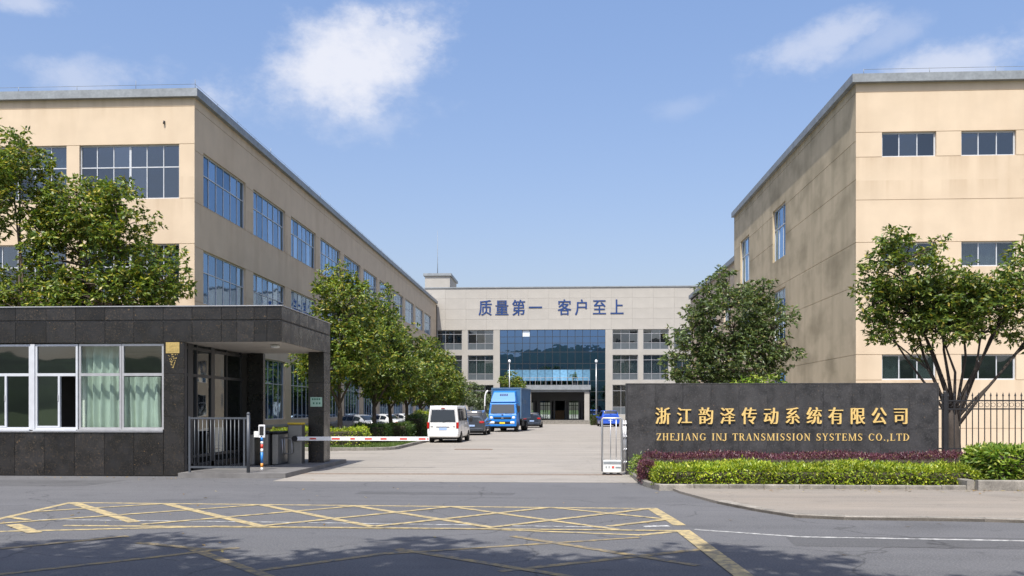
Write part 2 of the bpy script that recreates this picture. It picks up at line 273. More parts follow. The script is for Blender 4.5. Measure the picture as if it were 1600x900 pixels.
M = dict(
 cream=stucco('cream_stucco', CREAM, (.40, .30, .20), .14, .5, .34, levels=(15.75, 12.22, 11.25, 7.68, 6.78, 3.02)),
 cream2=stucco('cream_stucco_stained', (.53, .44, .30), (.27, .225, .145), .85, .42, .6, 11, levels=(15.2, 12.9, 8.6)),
 joint=mat('joint_shadow_gap', (.22, .18, .13), .9, 2, .2),
 grey_stone=stucco('pale_grey_cladding', (.37, .355, .325), (.26, .24, .20), .25, .3, .3, 4),
 panel=mat('pale_cladding_panel', (.375, .355, .32), .7, .8, .07, rnd=.025, stretch=(1,1,.5)),
 coping=mat('grey_metal_coping', (.22, .24, .255), .5, 2, .15, fine=(9, .12)),
 white_frame=mat('white_window_frame', (.50, .52, .55), .4, 5, .06),
 alu=mat('aluminium_frame', (.45, .45, .46), .35, 6, .1, metal=.5),
 dark_frame=mat('dark_bronze_frame', (.035, .037, .04), .4, 5, .1),
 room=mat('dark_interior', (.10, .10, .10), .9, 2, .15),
 curtain=mat('pale_green_curtain', (.70, .72, .66), .9, 3, .08),
 bcurtain=mat('blue_grey_curtain', (.30, .42, .52), .9, 3, .12, rnd=.1),
 granite=granite('black_gold_granite', (.0125, .012, .012), (.040, .031, .023), (.14, .09, .045), rnd=.38),
 sgranite=granite('charcoal_sign_granite', (.030, .029, .030), (.06, .058, .06), (.13, .085, .05), .42, .035, 1.3),
 grout=mat('pale_grout', (.25, .23, .20), .9),
 dark_grout=mat('dark_grout', (.085, .08, .075), .9),
 soffit=mat('painted_soffit', (.42, .39, .35), .8, 1.5, .1),
 gold=mat('gold_leaf_lettering', (.86, .60, .22), .38, 30, .12, metal=.35),
 brass=mat('brass_plaque', (.72, .52, .2), .3, 20, .15, metal=.8),
 blue_letter=mat('blue_sheet_letters', (.006, .038, .16), .5, 3, .08),
 asphalt=None, concrete=None,
 kerb=mat('kerb_concrete', (.205, .19, .165), .85, 5, .32, .3, rnd=.15, fine=(40, .15)),
 soil=mat('brown_soil', (.09, .062, .04), .95, 8, .35, .6),
 grass_base=mat('turf_base', (.055, .085, .022), .95, 4, .4, .5, col2=(.09, .13, .03)),
 bark=mat('brown_bark', (.10, .075, .055), .9, 6, .35, .6, stretch=(1,1,.3)),
 dbark=mat('dark_bark', (.045, .035, .028), .9, 6, .35, .6, stretch=(1,1,.3)),
 black_metal=mat('black_painted_iron', (.018, .018, .02), .45, 8, .2),
 grey_metal=mat('slate_grey_painted_steel', (.06, .068, .08), .4, 8, .12),
 steel=mat('brushed_stainless_steel', (.24, .24, .235), .32, 6, .1, metal=.75, stretch=(1,1,12)),
 silver=mat('satin_aluminium_tube', (.44, .45, .46), .35, 6, .06, metal=.55),
 white=mat('white_enamel', (.78, .79, .80), .35, 6, .05),
 off_white=mat('off_white_plate', (.66, .67, .65), .5, 8, .08),
 red=mat('red_reflective_film', (.60, .05, .03), .4, 8, .1),
 blue=mat('blue_reflective_film', (.03, .20, .55), .4, 8, .1),
 orange=mat('orange_paint', (.65, .28, .05), .5, 8, .1),
 yellow=mat('yellow_enamel', (.70, .50, .05), .5, 8, .15),
 green_sign=mat('pale_green_notice', (.42, .62, .50), .5, 8, .06),
 dgreen=mat('dark_green_print', (.03, .17, .10), .6),
 rubber=mat('tyre_rubber', (.018, .018, .018), .85, 20, .2),
 rim=mat('alloy_rim', (.42, .42, .43), .3, 8, .1, metal=.8),
 under=mat('black_plastic_trim', (.012, .012, .013), .7),
 wood=mat('light_oak_veneer', (.42, .24, .11), .5, 3, .2, stretch=(1,1,6)),
 rust=mat('rusty_iron_cover', (.16, .10, .065), .85, 14, .35, .4),
 tail=mat('red_tail_lamp', (.42, .012, .01), .15, 8, .1, coat=1),
 lamp=mat('clear_head_lamp', (.75, .77, .8), .12, 8, .05, coat=1),
 plate_blue=mat('blue_number_plate', (.30, .42, .65), .4),
 plate_yellow=mat('yellow_number_plate', (.75, .6, .05), .4),
 chrome=mat('chrome_trim', (.6, .6, .6), .15, 8, .03, metal=1),
 w_white=mat('white_car_paint', (.76, .76, .75), .3, 2, .03, coat=.8),
 w_silver=mat('silver_car_paint', (.38, .40, .43), .3, 2, .05, metal=.4, coat=.8),
 w_pale=mat('pale_silver_car_paint', (.60, .62, .64), .3, 2, .04, metal=.2, coat=.8),
 w_grey=mat('dark_grey_car_paint', (.055, .065, .08), .3, 2, .05, metal=.3, coat=.9),
 w_black=mat('blue_black_car_paint', (.03, .042, .065), .3, 2, .05, metal=.3, coat=.9),
 w_blue=mat('bright_blue_truck_paint', (.003, .155, .52), .5, 2, .06, coat=.15),
 w_royal=mat('royal_blue_car_paint', (.015, .08, .46), .35, 2, .06, coat=.7),
 box_side=mat('weathered_blue_grey_box_panel', (.03, .12, .27), .5, 1.2, .15),
 box_grey=mat('grey_box_frame', (.10, .17, .26), .5, 3, .1, metal=.2),
 g_win=glass('grey_window_glass', (.45, .50, .52), .13, (.72, .80, .88)),
 g_side=glass('blue_window_glass', (.50, .62, .72), .16, (.62, .80, 1)),
 g_clear=glass('clear_booth_glass', (.80, .86, .84), .05, (.95, 1, 1)),
 g_tint=glass('smoked_booth_glass', (.22, .26, .26), .17, (.85, .92, .95)),
 g_curtain_wall=glass('blue_mirror_glass', (.04, .09, .15), .45, (.22, .42, .82), .01, .012),
 g_pale=mat('pale_blue_panes', (.13, .28, .42), .2, 3, .25, rnd=.3),  # opaque pale blue for one row of curtain wall panes
 g_car=glass('dark_car_glass', (.10, .12, .13), .10, (.8, .9, 1), .02, 0),
 spandrel=mat('slate_spandrel_panel', (.085, .10, .11), .3, 3, .1),
 leaf_a=leafmat('yellow_green_tree_leaves', [(0, (0.048, 0.094, 0.016)), (.45, (0.111, 0.174, 0.025)), (.8, (0.223, 0.275, 0.039)), (1, (0.411, 0.319, 0.055))]),
 leaf_b=leafmat('mid_green_tree_leaves', [(0, (0.042, 0.080, 0.016)), (.5, (0.094, 0.152, 0.025)), (.85, (0.205, 0.261, 0.041)), (1, (0.376, 0.290, 0.068))]),
 leaf_c=leafmat('olive_green_tree_leaves', [(0, (0.043, 0.070, 0.026)), (.5, (0.087, 0.128, 0.041)), (.9, (0.145, 0.196, 0.058)), (1, (0.290, 0.246, 0.102))]),
 leaf_w=leafmat('grey_green_willow_leaves', [(0, (.06, .09, .04)), (.6, (.10, .14, .06)), (1, (.17, .20, .09))]),
 leaf_hedge=leafmat('lime_hedge_leaves', [(0, (.08, .14, .012)), (.4, (.20, .29, .02)), (.8, (.36, .42, .03)), (1, (.50, .50, .07))]),
 leaf_dark=leafmat('dark_green_hedge_leaves', [(0, (.02, .05, .01)), (.6, (.05, .10, .018)), (1, (.13, .18, .03))]),
 leaf_purple=leafmat('purple_hedge_leaves', [(0, (.045, .014, .024)), (.5, (.10, .03, .05)), (.9, (.17, .055, .085)), (1, (.28, .20, .06))]),
 leaf_bush=leafmat('broad_bright_bush_leaves', [(0, (.05, .11, .012)), (.4, (.12, .22, .02)), (.8, (.26, .34, .05)), (1, (.40, .42, .10))]),
 blade=leafmat('lawn_grass_blades', [(0, (.05, .09, .015)), (.6, (.09, .15, .025)), (1, (.17, .20, .05))]),
 leaf_litter=leafmat('dry_fallen_leaves', [(0, (.16, .09, .03)), (.6, (.28, .18, .06)), (1, (.35, .30, .10))], .1),
 twig=mat('hedge_twigs', (.035, .03, .015), .9, 12, .4),
 hill=mat('wooded_hill', (.018, .04, .016), .95, .02, .5, col2=(.04, .07, .025), coords='Object'),
)
def ground_mat(name, base, patch, crack_col, speck, big=.25, rough=.85, streaks=None, tint=None, cracks=.6):
    m, nt, N, L, b = nodes(name); g = N.new('ShaderNodeNewGeometry')
    def ns(s, lo, hi, st=(1,1,1), det=6, off=0):
        mp_ = N.new('ShaderNodeMapping'); mp_.inputs['Scale'].default_value = st; mp_.inputs['Location'].default_value = (off, off, 0); L.new(g.outputs['Position'], mp_.inputs[0])
        n = N.new('ShaderNodeTexNoise'); n.inputs['Scale'].default_value = s; n.inputs['Detail'].default_value = det; L.new(mp_.outputs[0], n.inputs['Vector'])
        r = N.new('ShaderNodeMapRange'); L.new(n.outputs['Fac'], r.inputs[0]); r.inputs[1].default_value = lo; r.inputs[2].default_value = hi; return r.outputs[0]
    def mul(a, f):
        x = N.new('ShaderNodeMath'); x.operation = 'MULTIPLY'; L.new(a, x.inputs[0]); x.inputs[1].default_value = f; return x.outputs[0]
    def mix(f, a, c):
        x = N.new('ShaderNodeMixRGB'); L.new(f, x.inputs[0])
        if isinstance(a, tuple): x.inputs[1].default_value = col4(a)
        else: L.new(a, x.inputs[1])
        x.inputs[2].default_value = col4(c); return x.outputs[0]
    c = mix(ns(big, .35, .65, (1, 1.4, 1), 8), base, patch)
    c = mix(mul(ns(1.3, .45, .7, (.35, 1.6, 1), 8, 5), .5), c, shade(patch, .8))
    if streaks: c = mix(mul(ns(.6, .48, .66, (.12, 2.2, 1), 7, 9), streaks), c, shade(base, .62))
    c = mix(mul(ns(3, .5, .75, (1,1,1), 9, 3), .35), c, shade(base, .7))
    c = mix(mul(ns(38, .45, .64, det=2), .5), c, speck)
    c = mix(mul(ns(110, .5, .6, det=2, off=7), .5), c, shade(base, .55))
    c = mix(mul(ns(.55, .60, .70, (1, 1, 1), 4, 21), .28), c, shade(base, .45))
    c = mix(mul(ns(2.2, .66, .74, (1, 1, 1), 3, 31), .5), c, shade(base, .4))
    c = mix(mul(ns(.35, .52, .60, (.05, 3.2, 1), 3, 41), .18), c, shade(base, 1.35))
    if cracks:
        v = N.new('ShaderNodeTexVoronoi'); v.feature = 'DISTANCE_TO_EDGE'; v.inputs['Scale'].default_value = .22
        nn = N.new('ShaderNodeTexNoise'); nn.inputs['Scale'].default_value = .9; nn.inputs['Detail'].default_value = 6; L.new(g.outputs['Position'], nn.inputs['Vector'])
        ad = N.new('ShaderNodeMixRGB'); ad.blend_type = 'ADD'; ad.inputs[0].default_value = 1.6; L.new(g.outputs['Position'], ad.inputs[1]); L.new(nn.outputs['Color'], ad.inputs[2]); L.new(ad.outputs[0], v.inputs['Vector'])
        cr = N.new('ShaderNodeMapRange'); L.new(v.outputs['Distance'], cr.inputs[0]); cr.inputs[1].default_value = .006; cr.inputs[2].default_value = .0
        c = mix(mul(cr.outputs[0], cracks), c, crack_col)
    L.new(c, b.inputs['Base Color']); setp(b, Roughness=rough); b.inputs['Specular IOR Level'].default_value = .3
    bn = N.new('ShaderNodeTexNoise'); bn.inputs['Scale'].default_value = 45; bn.inputs['Detail'].default_value = 3; L.new(g.outputs['Position'], bn.inputs['Vector'])
    bp = N.new('ShaderNodeBump'); bp.inputs['Strength'].default_value = .35; bp.inputs['Distance'].default_value = .01; L.new(bn.outputs['Fac'], bp.inputs['Height']); L.new(bp.outputs[0], b.inputs['Normal'])
    return m
M['asphalt'] = ground_mat('grey_asphalt', (.098, .099, .106), (.118, .118, .124), (.035, .035, .036), (.20, .20, .195), streaks=.3)
M['concrete'] = ground_mat('pale_driveway_concrete', (.30, .275, .24), (.25, .232, .205), (.12, .10, .085), (.34, .32, .29), .22, .8, .35, cracks=.25)
M['paving'] = ground_mat('pavement_concrete', (.26, .225, .185), (.21, .19, .165), (.09, .075, .06), (.30, .28, .25), .4, .85, .45, cracks=.3)
def paint(name, col, under=(.09, .09, .092), wear=.5):
    m, nt, N, L, b = nodes(name); g = N.new('ShaderNodeNewGeometry')
    n = N.new('ShaderNodeTexNoise'); n.inputs['Scale'].default_value = 7; n.inputs['Detail'].default_value = 9; n.inputs['Roughness'].default_value = .7; L.new(g.outputs['Position'], n.inputs['Vector'])
    r = N.new('ShaderNodeMapRange'); L.new(n.outputs['Fac'], r.inputs[0]); r.inputs[1].default_value = wear-.14; r.inputs[2].default_value = wear+.12
    x = N.new('ShaderNodeMixRGB'); L.new(r.outputs[0], x.inputs[0]); x.inputs[1].default_value = col4(col); x.inputs[2].default_value = col4(under); L.new(x.outputs[0], b.inputs['Base Color']); setp(b, Roughness=.75); return m
M['ypaint'] = paint('worn_yellow_road_paint', (.46, .36, .17), wear=.56)
M['ypaint2'] = paint('faded_yellow_road_paint', (.34, .25, .10), wear=.50)
M['wpaint'] = paint('worn_white_road_paint', (.52, .52, .50), wear=.52)

# ---------------------------------------------------------------- ground
def poly_sheet(pts, z): m = MB(); m.quad(*[(p[0], p[1], z) for p in pts]); return m
struct('ground', poly_sheet([(-2500,-2500),(2500,-2500),(2500,2500),(-2500,2500)], -.05), M['grass_base'])
DY = 22.15                                            # where the asphalt apron meets the driveway slab
struct('road', poly_sheet([(-120,-3),(120,-3),(120,20.6),(8,20.6),(4.4,DY),(-7.2,DY),(-7.2,24.4),(-120,24.4)], 0), M['asphalt'])
XL, XR = -16.3, 12.2
m = MB()                                              # driveway cast in bays with real joints between them
ys = [DY, 24.9, 31, 37, 43, 49, 55, 62, 69, 76, 84, 92, 100, 108, 118]
xs = [-9.6, 1.0, 12.2]
slab_parent = empty('driveway', (0, DY, 0), kind='structure')
for i in range(len(ys)-1):
    for j in range(len(xs)-1):
        x0, x1, y0, y1 = xs[j]+.001, xs[j+1]-.001, ys[i]+.008, ys[i+1]-.008
        if i == 0 and j == 0: x0 = -7.2
        if i == 0 and j == 1: x1 = 4.4
        s = MB(); s.box(x0, x1, y0-DY, y1-DY, -.03, .008)
        obj('concrete_slab', s, M['concrete'], slab_parent)
struct('yard', poly_sheet([(-60,24.4),(60,24.4),(60,330),(-60,330)], -.012), M['concrete'])
def slab(pts, z): m = MB(); m.prism([(p[0], p[1]) for p in pts], -.03, z); return m
def lawn(pts, name='lawn'): return struct(name, slab([(p[0]-.003, p[1]+.003) for p in pts], .11), M['grass_base'])
# kerbs: rows of separate kerb stones
def kerb(pts, w=.13, h=.13, seg=1.0, label=None, z0=-.02, side=1):
    pts = [Vector((p[0], p[1], 0)) for p in pts]
    par = empty('kerb', pts[0], kind='structure')
    for a, b in zip(pts, pts[1:]):
        L_ = (b-a).length; n = max(1, round(L_/seg)); d = (b-a)/L_; nn = Vector((-d.y, d.x, 0))*side
        for i in range(n):
            s0, s1 = a+d*(L_*i/n+.006)-pts[0], a+d*(L_*(i+1)/n-.006)-pts[0]
            hh = h+random.uniform(-.006, .006); q = nn*w; c = .018
            vs = [s0, s1, s1+q, s0+q]
            mb = MB(); mb.add([(p.x, p.y, z0) for p in vs]+[(p.x, p.y, hh-c) for p in vs]+[(p.x+k*nn.x*c, p.y+k*nn.y*c, hh) for p, k in zip(vs, (1,1,-1,-1))],
                              [(0,1,5,4),(1,2,6,5),(2,3,7,6),(3,0,4,7),(4,5,9,8),(5,6,10,9),(6,7,11,10),(7,4,8,11),(8,9,10,11),(3,2,1,0)])
            obj('kerb_stone', mb, M['kerb'], par)
    return par
# left planted strip with rounded front corner
LX0, LX1, LY = -13.4, -7.3, 38.6
corner = [(LX1-1.6+1.6*math.sin(t), LY+1.6-1.6*math.cos(t)) for t in [R(a) for a in range(0, 91, 15)]]
edge = [(-16.2, LY)] + corner + [(LX1, 104)]
lawn([(p[0], p[1]) for p in edge] + [(-12.2, 104), (-12.2, 58), (-16.2, 58)])
kerb(edge, label=None, side=1, w=.15, h=.15)
# pavement at the right with its low worn kerb
pk = [gr(1062, 771), gr(1120, 787), gr(1180, 799), gr(1242, 809), gr(1320, 812.5), gr(1450, 814), gr(1540, 815.5), gr(1620, 818), gr(1800, 826)]
struct('pavement', slab([(p.x, p.y) for p in pk] + [(26, pk[-1].y), (26, 24.6), (4.2, 24.6), (2.4, 21.3)], .05), M['paving'])
kerb([(p.x, p.y) for p in pk[1:]], w=.16, h=.066, seg=1.2, side=1)
bed = [gr(984, 743), gr(993, 752), gr(1006, 760), gr(1030, 766.5)]
bedp = [(p.x, p.y) for p in bed]
BX1 = X(1523, 20.2)
kerb(bedp + [(BX1, bedp[-1][1]-.02)], w=.12, h=.14, seg=.8, side=1)
struct('planting_bed', poly_sheet(bedp + [(BX1, bedp[-1][1]-.02), (26, bedp[-1][1]-.02), (26, 25.5), (1.9, 25.5)], .09), M['soil'])
# yellow box junction and lane lines
def strips(name, segs, mt, z=.004):
    mb = MB()
    for i, (a, b, w) in enumerate(segs):
        a, b = gr(*a), gr(*b); d = (b-a).normalized(); n = Vector((-d.y, d.x, 0))*w/2; zz = z+i*.00025
        mb.quad(*[(p.x, p.y, zz) for p in (a-n, b-n, b+n, a+n)])
    return struct(name, mb, mt)
M['patch'] = ground_mat('older_dark_asphalt_patch', (.075, .076, .08), (.09, .09, .095), (.035, .035, .036), (.16, .16, .155), cracks=.8)
struct('road_patch', poly_sheet([(-15.5, 20.3), (-11.2, 20.5), (-11.0, 22.2), (-15.3, 22.1)], .002), M['patch'])
struct('road_patch', poly_sheet([(3.1, 12.0), (7.6, 11.8), (7.7, 12.9), (3.2, 13.0)], .002), M['patch'])
struct('road_patch', poly_sheet([(-4.4, 18.9), (-1.0, 18.8), (-.95, 19.35), (-4.35, 19.5)], .002), M['patch'])
T = .13
strips('yellow_box_marking', [((110,785.5),(1022,795),T), ((112,785),(-40,820),T), ((1018,794),(1062,821),.2), ((-10,831),(310,823.5),T), ((100,821.5),(760,827),T), ((760,827),(1000,836.5),T*.9), ((1000,836.5),(1066,829.5),T),
  ((115,786),(210,816),.2), ((260,787.5),(410,823),.17), ((410,789.5),(582,823),.15), ((556,791),(772,825),.15), ((706,792),(965,828),.13), ((860,793),(1045,812),.12), ((12,808),(45,813),.12), ((20,820),(55,833),.2),
  ((50,800),(262,787),T), ((-10,819),(408,789),T), ((220,820),(556,791),T), ((412,822),(706,792),T), ((585,823),(862,793),T), ((772,824),(1016,795),T), ((950,823),(1052,811),T),
  ((1066,829),(1165,903),.22), ((330,823),(1064,830),T*.8)], M['ypaint'])
strips('faded_box_marking', [((1110,857),(780,893),T), ((300,858),(430,905),.14), ((-20,900),(372,856),T), ((395,893),(640,860),T), ((600,866),(1000,820+20),T*.01+.1), ((215,848),(330,860),T), ((800,838),(1090,884),T), ((620,858),(900,903),T), ((0,858),(200,838),T)], M['ypaint2'], .0045)
strips('white_lane_line', [((1085,827.5),(1250,839),.1), ((1250,839),(1640,846),.1), ((60,812),(420,816),.07), ((420,816),(760,821),.07), ((800,822),(960,824),.07), ((1005,823),(1045,822),.16)], M['wpaint'], .0035)
mb = MB(); mb.box(-.85, .85, -.25, .25, 0, .012)
for k in range(16): mb.box(-.8+k*.1, -.76+k*.1, -.22, .22, .012, .02)
g0 = gr(740, 702.5); tag(obj('drain_cover', mb, M['rust'], loc=(g0.x, g0.y, .008)), 'rusty slotted drain cover set across the concrete driveway', 'drain cover')
mb = MB(); mb.box(-7.2, 1.7, 24.55, 24.59, .006, .016); mb.box(-7.2, 1.7, 24.85, 24.89, .006, .016)
tag(obj('gate_track', mb, M['rust']), 'thin dark steel gate rail across the driveway mouth', 'gate track')

# ---------------------------------------------------------------- foliage
def leaves(rng, P, D, ln, wd, N_up=.7):
    """leaf quads folded on the midrib. P positions, D leaf directions"""
    n = len(P); D = D/np.linalg.norm(D, axis=1, keepdims=True)
    up = np.tile(np.array([0, 0, 1.0]), (n, 1))*N_up + rng.normal(0, .5, (n, 3))
    S = np.cross(D, up); S /= np.linalg.norm(S, axis=1, keepdims=True)+1e-9; Nn = np.cross(S, D)
    l = (ln*rng.uniform(.45, 1.4, n))[:, None]; w = (wd*rng.uniform(.7, 1.25, n))[:, None]
    a = P; b = P+D*l*.5+S*w*.5-Nn*w*.12; c = P+D*l-Nn*l*.12; d = P+D*l*.5-S*w*.5-Nn*w*.12
    V = np.stack([a, b, c, d], 1).reshape(-1, 3); return V
def leaf_mesh(name, V):
    nl = len(V)//4; m = bpy.data.meshes.new(name)
    m.vertices.add(len(V)); m.vertices.foreach_set('co', V.astype(np.float32).ravel())
    idx = (np.arange(nl)[:, None]*4 + np.array([0, 1, 2, 0, 2, 3])[None]).ravel().astype(np.int32)
    m.loops.add(len(idx)); m.loops.foreach_set('vertex_index', idx); m.polygons.add(nl*2)
    m.polygons.foreach_set('loop_start', np.arange(0, nl*6, 3, dtype=np.int32)); m.update(calc_edges=True); return m
def rosettes(rng, centers, rad, per, leaf_per=6, droop=.25, spread=1.0):
    """twig tips around every cluster centre, each with a rosette of leaves"""
    C_ = np.repeat(centers, per, 0); n = len(C_); u = rng.normal(0, 1, (n, 3)); u /= np.linalg.norm(u, axis=1, keepdims=True)
    u[:, 2] = u[:, 2]*.75+.12
    tip = C_ + u*(rad*rng.uniform(.35, 1, n)**.6)[:, None]
    T_ = np.repeat(tip, leaf_per, 0); U = np.repeat(u, leaf_per, 0); k = len(T_)
    D = U*.7 + rng.normal(0, .65, (k, 3))*spread; D[:, 2] = D[:, 2]*.6-droop
    return T_, D
def tree(name, loc, trunk_h, trunk_r, blobs, ncl, per, ln, wd, lm, bm_, label, group, seed, crad=.42, stems=1, lean=(0, 0), leaf_per=6, fork_low=0, twigs=.7, droop=.25, limb=1.0):
    rng = np.random.default_rng(seed); rnd = random.Random(seed)
    root = empty(name, loc, label=label, cat='tree', group=group)
    vol = np.array([b[3]*b[4]+b[3]*b[5] for b in blobs]); vol = vol/vol.sum()
    cen = []; own = []
    for bi in rng.choice(len(blobs), ncl, p=vol):
        b = blobs[bi]; u = rng.normal(0, 1, 3); u /= np.linalg.norm(u); r = rng.uniform(.3, 1.06)**.5
        cen.append((b[0]+u[0]*b[3]*r, b[1]+u[1]*b[4]*r, b[2]+u[2]*b[5]*r)); own.append(bi)
    cen = np.array(cen)
    tb = MB(); limb_pts = {}
    fork = Vector((lean[0], lean[1], trunk_h))
    for s in range(stems):
        a = 2*PI*s/stems+.5; off = Vector((math.cos(a), math.sin(a), 0))*trunk_r*(1.1 if stems > 1 else 0)
        pts = [off*.7] + [off*(1+q) + fork*q + Vector((rnd.uniform(-.05, .05), rnd.uniform(-.05, .05), 0)) for q in (.3, .65, 1)]
        rr = trunk_r/(stems**.5); tb.tube(pts, [rr*1.45, rr*1.05, rr*.92, rr*.6], 9)
    for bi, b in enumerate(blobs):
        q = rnd.uniform(.75, 1) if not fork_low else rnd.uniform(fork_low, 1)
        a0 = fork*q; c = Vector(b[:3]); c.z -= b[5]*.25
        if stems > 1: a0 = a0 + Vector((rnd.uniform(-1,1), rnd.uniform(-1,1), 0))*trunk_r*.8
        mid = a0.lerp(c, .5) + Vector((rnd.uniform(-.25,.25), rnd.uniform(-.25,.25), rnd.uniform(-.1,.35)))
        P = [a0, a0.lerp(mid, .5)+Vector((0,0,.05)), mid, mid.lerp(c, .6), c, c+Vector((rnd.uniform(-.2,.2), rnd.uniform(-.2,.2), b[5]*.6))]
        r0 = limb*trunk_r*.62*min(1, (b[3]/2)**.4); tb.tube(P, [r0, r0*.8, r0*.62, r0*.45, r0*.3, r0*.12], 7)
        limb_pts[bi] = P[1:]
    for i in range(ncl):
        if rnd.random() > twigs: continue
        e = Vector(cen[i]); P = limb_pts[own[i]]; s = min(P, key=lambda p: (p-e).length + max(0, p.z-e.z)*.6)
        r0 = trunk_r*.13; mid = s.lerp(e, .5)+Vector((rnd.uniform(-.15,.15), rnd.uniform(-.15,.15), rnd.uniform(-.05,.2)))
        tb.tube([s, mid, e], [r0, r0*.7, r0*.3], 4, cap=False)
    obj('trunk', tb, bm_, root)
    P, D = rosettes(rng, cen, crad, per, leaf_per, droop)
    obj('crown', leaf_mesh('crown', leaves(rng, P, D, ln, wd)), lm, root)
    return root
def hedge(name, x0, x1, y0, y1, z0, z1, n, ln, wd, lm, label, cat='hedge', group=None, seed=1, bump=.05, cut=None):
    """a clipped hedge: leaves all over an uneven block of twigs"""
    rng = np.random.default_rng(seed); root = empty(name, ((x0+x1)/2, (y0+y1)/2, z0), label=label, cat=cat, group=group)
    sx, sy, sz = (x1-x0)/2, (y1-y0)/2, z1-z0
    nx = max(4, int(sx*2/.25)); core = MB(); i_ = .07
    core.rbox(-sx+i_, sx-i_, -sy+i_, sy-i_, 0, sz-i_*1.2, .06); obj('branches', core, M['twig'], root)
    A = np.array([sx*2*sy*2*1.3, sx*2*sz, sx*2*sz*.4, sy*2*sz, sy*2*sz]); A = A/A.sum(); f = rng.choice(5, n, p=A)
    u, v = rng.uniform(-1, 1, n), rng.uniform(-1, 1, n); P = np.zeros((n, 3)); Nn = np.zeros((n, 3))
    for k, (fx, nv) in enumerate([(lambda u, v: (u*sx, v*sy, sz+0*u), (0,0,1)), (lambda u, v: (u*sx, -sy+0*u, (v+1)/2*sz), (0,-1,.2)), (lambda u, v: (u*sx, sy+0*u, (v+1)/2*sz), (0,1,.2)),
                                  (lambda u, v: (-sx+0*u, u*sy, (v+1)/2*sz), (-1,0,.2)), (lambda u, v: (sx+0*u, u*sy, (v+1)/2*sz), (1,0,.2))]):
        q = f == k; a, b, c = fx(u[q], v[q]); P[q] = np.stack([a, b, c], 1); Nn[q] = nv
    ph = seed*1.7
    w = (np.sin(P[:, 0]*2.3+ph)+np.sin(P[:, 0]*5.1+P[:, 1]*4+ph)*.6+np.sin(P[:, 1]*6+P[:, 2]*7)*.4)*bump*.5 + rng.normal(0, bump*.5, n)
    r = np.maximum(0, (P[:, 2]/sz-.75))/.25       # round the top edges
    P[:, 0] *= 1-.04*r*(np.abs(P[:, 0])/sx)**8; P[:, 1] *= 1-.14*r*(np.abs(P[:, 1])/sy)**4
    P += Nn*w[:, None]; D = Nn*.8+rng.normal(0, .55, (n, 3))
    obj('foliage', leaf_mesh('foliage', leaves(rng, P-Nn*.03, D, ln, wd)), lm, root); return root

# ---------------------------------------------------------------- building walls
def wall_skin(w, h, holes, hj=(), vj=(), jd=.02, jw=.024, rev=.28, thick_edge=True, z0=0):
    """front skin in its own frame: x right, y inward, z up; holes (x0,x1,z0,z1); recessed joints"""
    xs = {0, w}; zs = {z0, h}
    for a, b, c, d in holes: xs |= {max(0,a), min(w,b)}; zs |= {max(z0,c), min(h,d)}
    for j in hj: zs |= {j-jw/2, j+jw/2}
    for j in vj: xs |= {j-jw/2, j+jw/2}
    xs, zs = sorted(x for x in xs if 0 <= x <= w), sorted(z for z in zs if z0 <= z <= h)
    def dep(i, k):
        if i < 0 or k < 0 or i >= len(xs)-1 or k >= len(zs)-1: return None
        x, z = (xs[i]+xs[i+1])/2, (zs[k]+zs[k+1])/2
        for a, b, c, d in holes:
            if a < x < b and c < z < d: return rev
        for j in hj:
            if abs(z-j) < jw/2: return jd
        for j in vj:
            if abs(x-j) < jw/2: return jd
        return 0
    mb = MB()
    for k in range(len(zs)-1):
        i = 0
        while i < len(xs)-1:
            d = dep(i, k); j = i+1
            while j < len(xs)-1 and dep(j, k) == d and all(dep(q, k+s) == dep(i, k+s) for q in (j,) for s in (-1, 1)): j += 1
            x0, x1, a, b = xs[i], xs[j], zs[k], zs[k+1]
            if d != rev: mb.quad((x0,d,a),(x1,d,a),(x1,d,b),(x0,d,b))
            for (dd, q) in ((dep(i, k+1), 'u'), (dep(i, k-1), 'd'), (dep(j, k), 'r'), (dep(i-1, k), 'l')):
                if dd is None or d is None or dd <= d: continue
                if q == 'u': mb.quad((x0,d,b),(x1,d,b),(x1,dd,b),(x0,dd,b))
                if q == 'd': mb.quad((x0,dd,a),(x1,dd,a),(x1,d,a),(x0,d,a))
                if q == 'r': mb.quad((x1,d,a),(x1,dd,a),(x1,dd,b),(x1,d,b))
                if q == 'l': mb.quad((x0,dd,a),(x0,d,a),(x0,d,b),(x0,dd,b))
            i = j
    return mb
_wc = {}
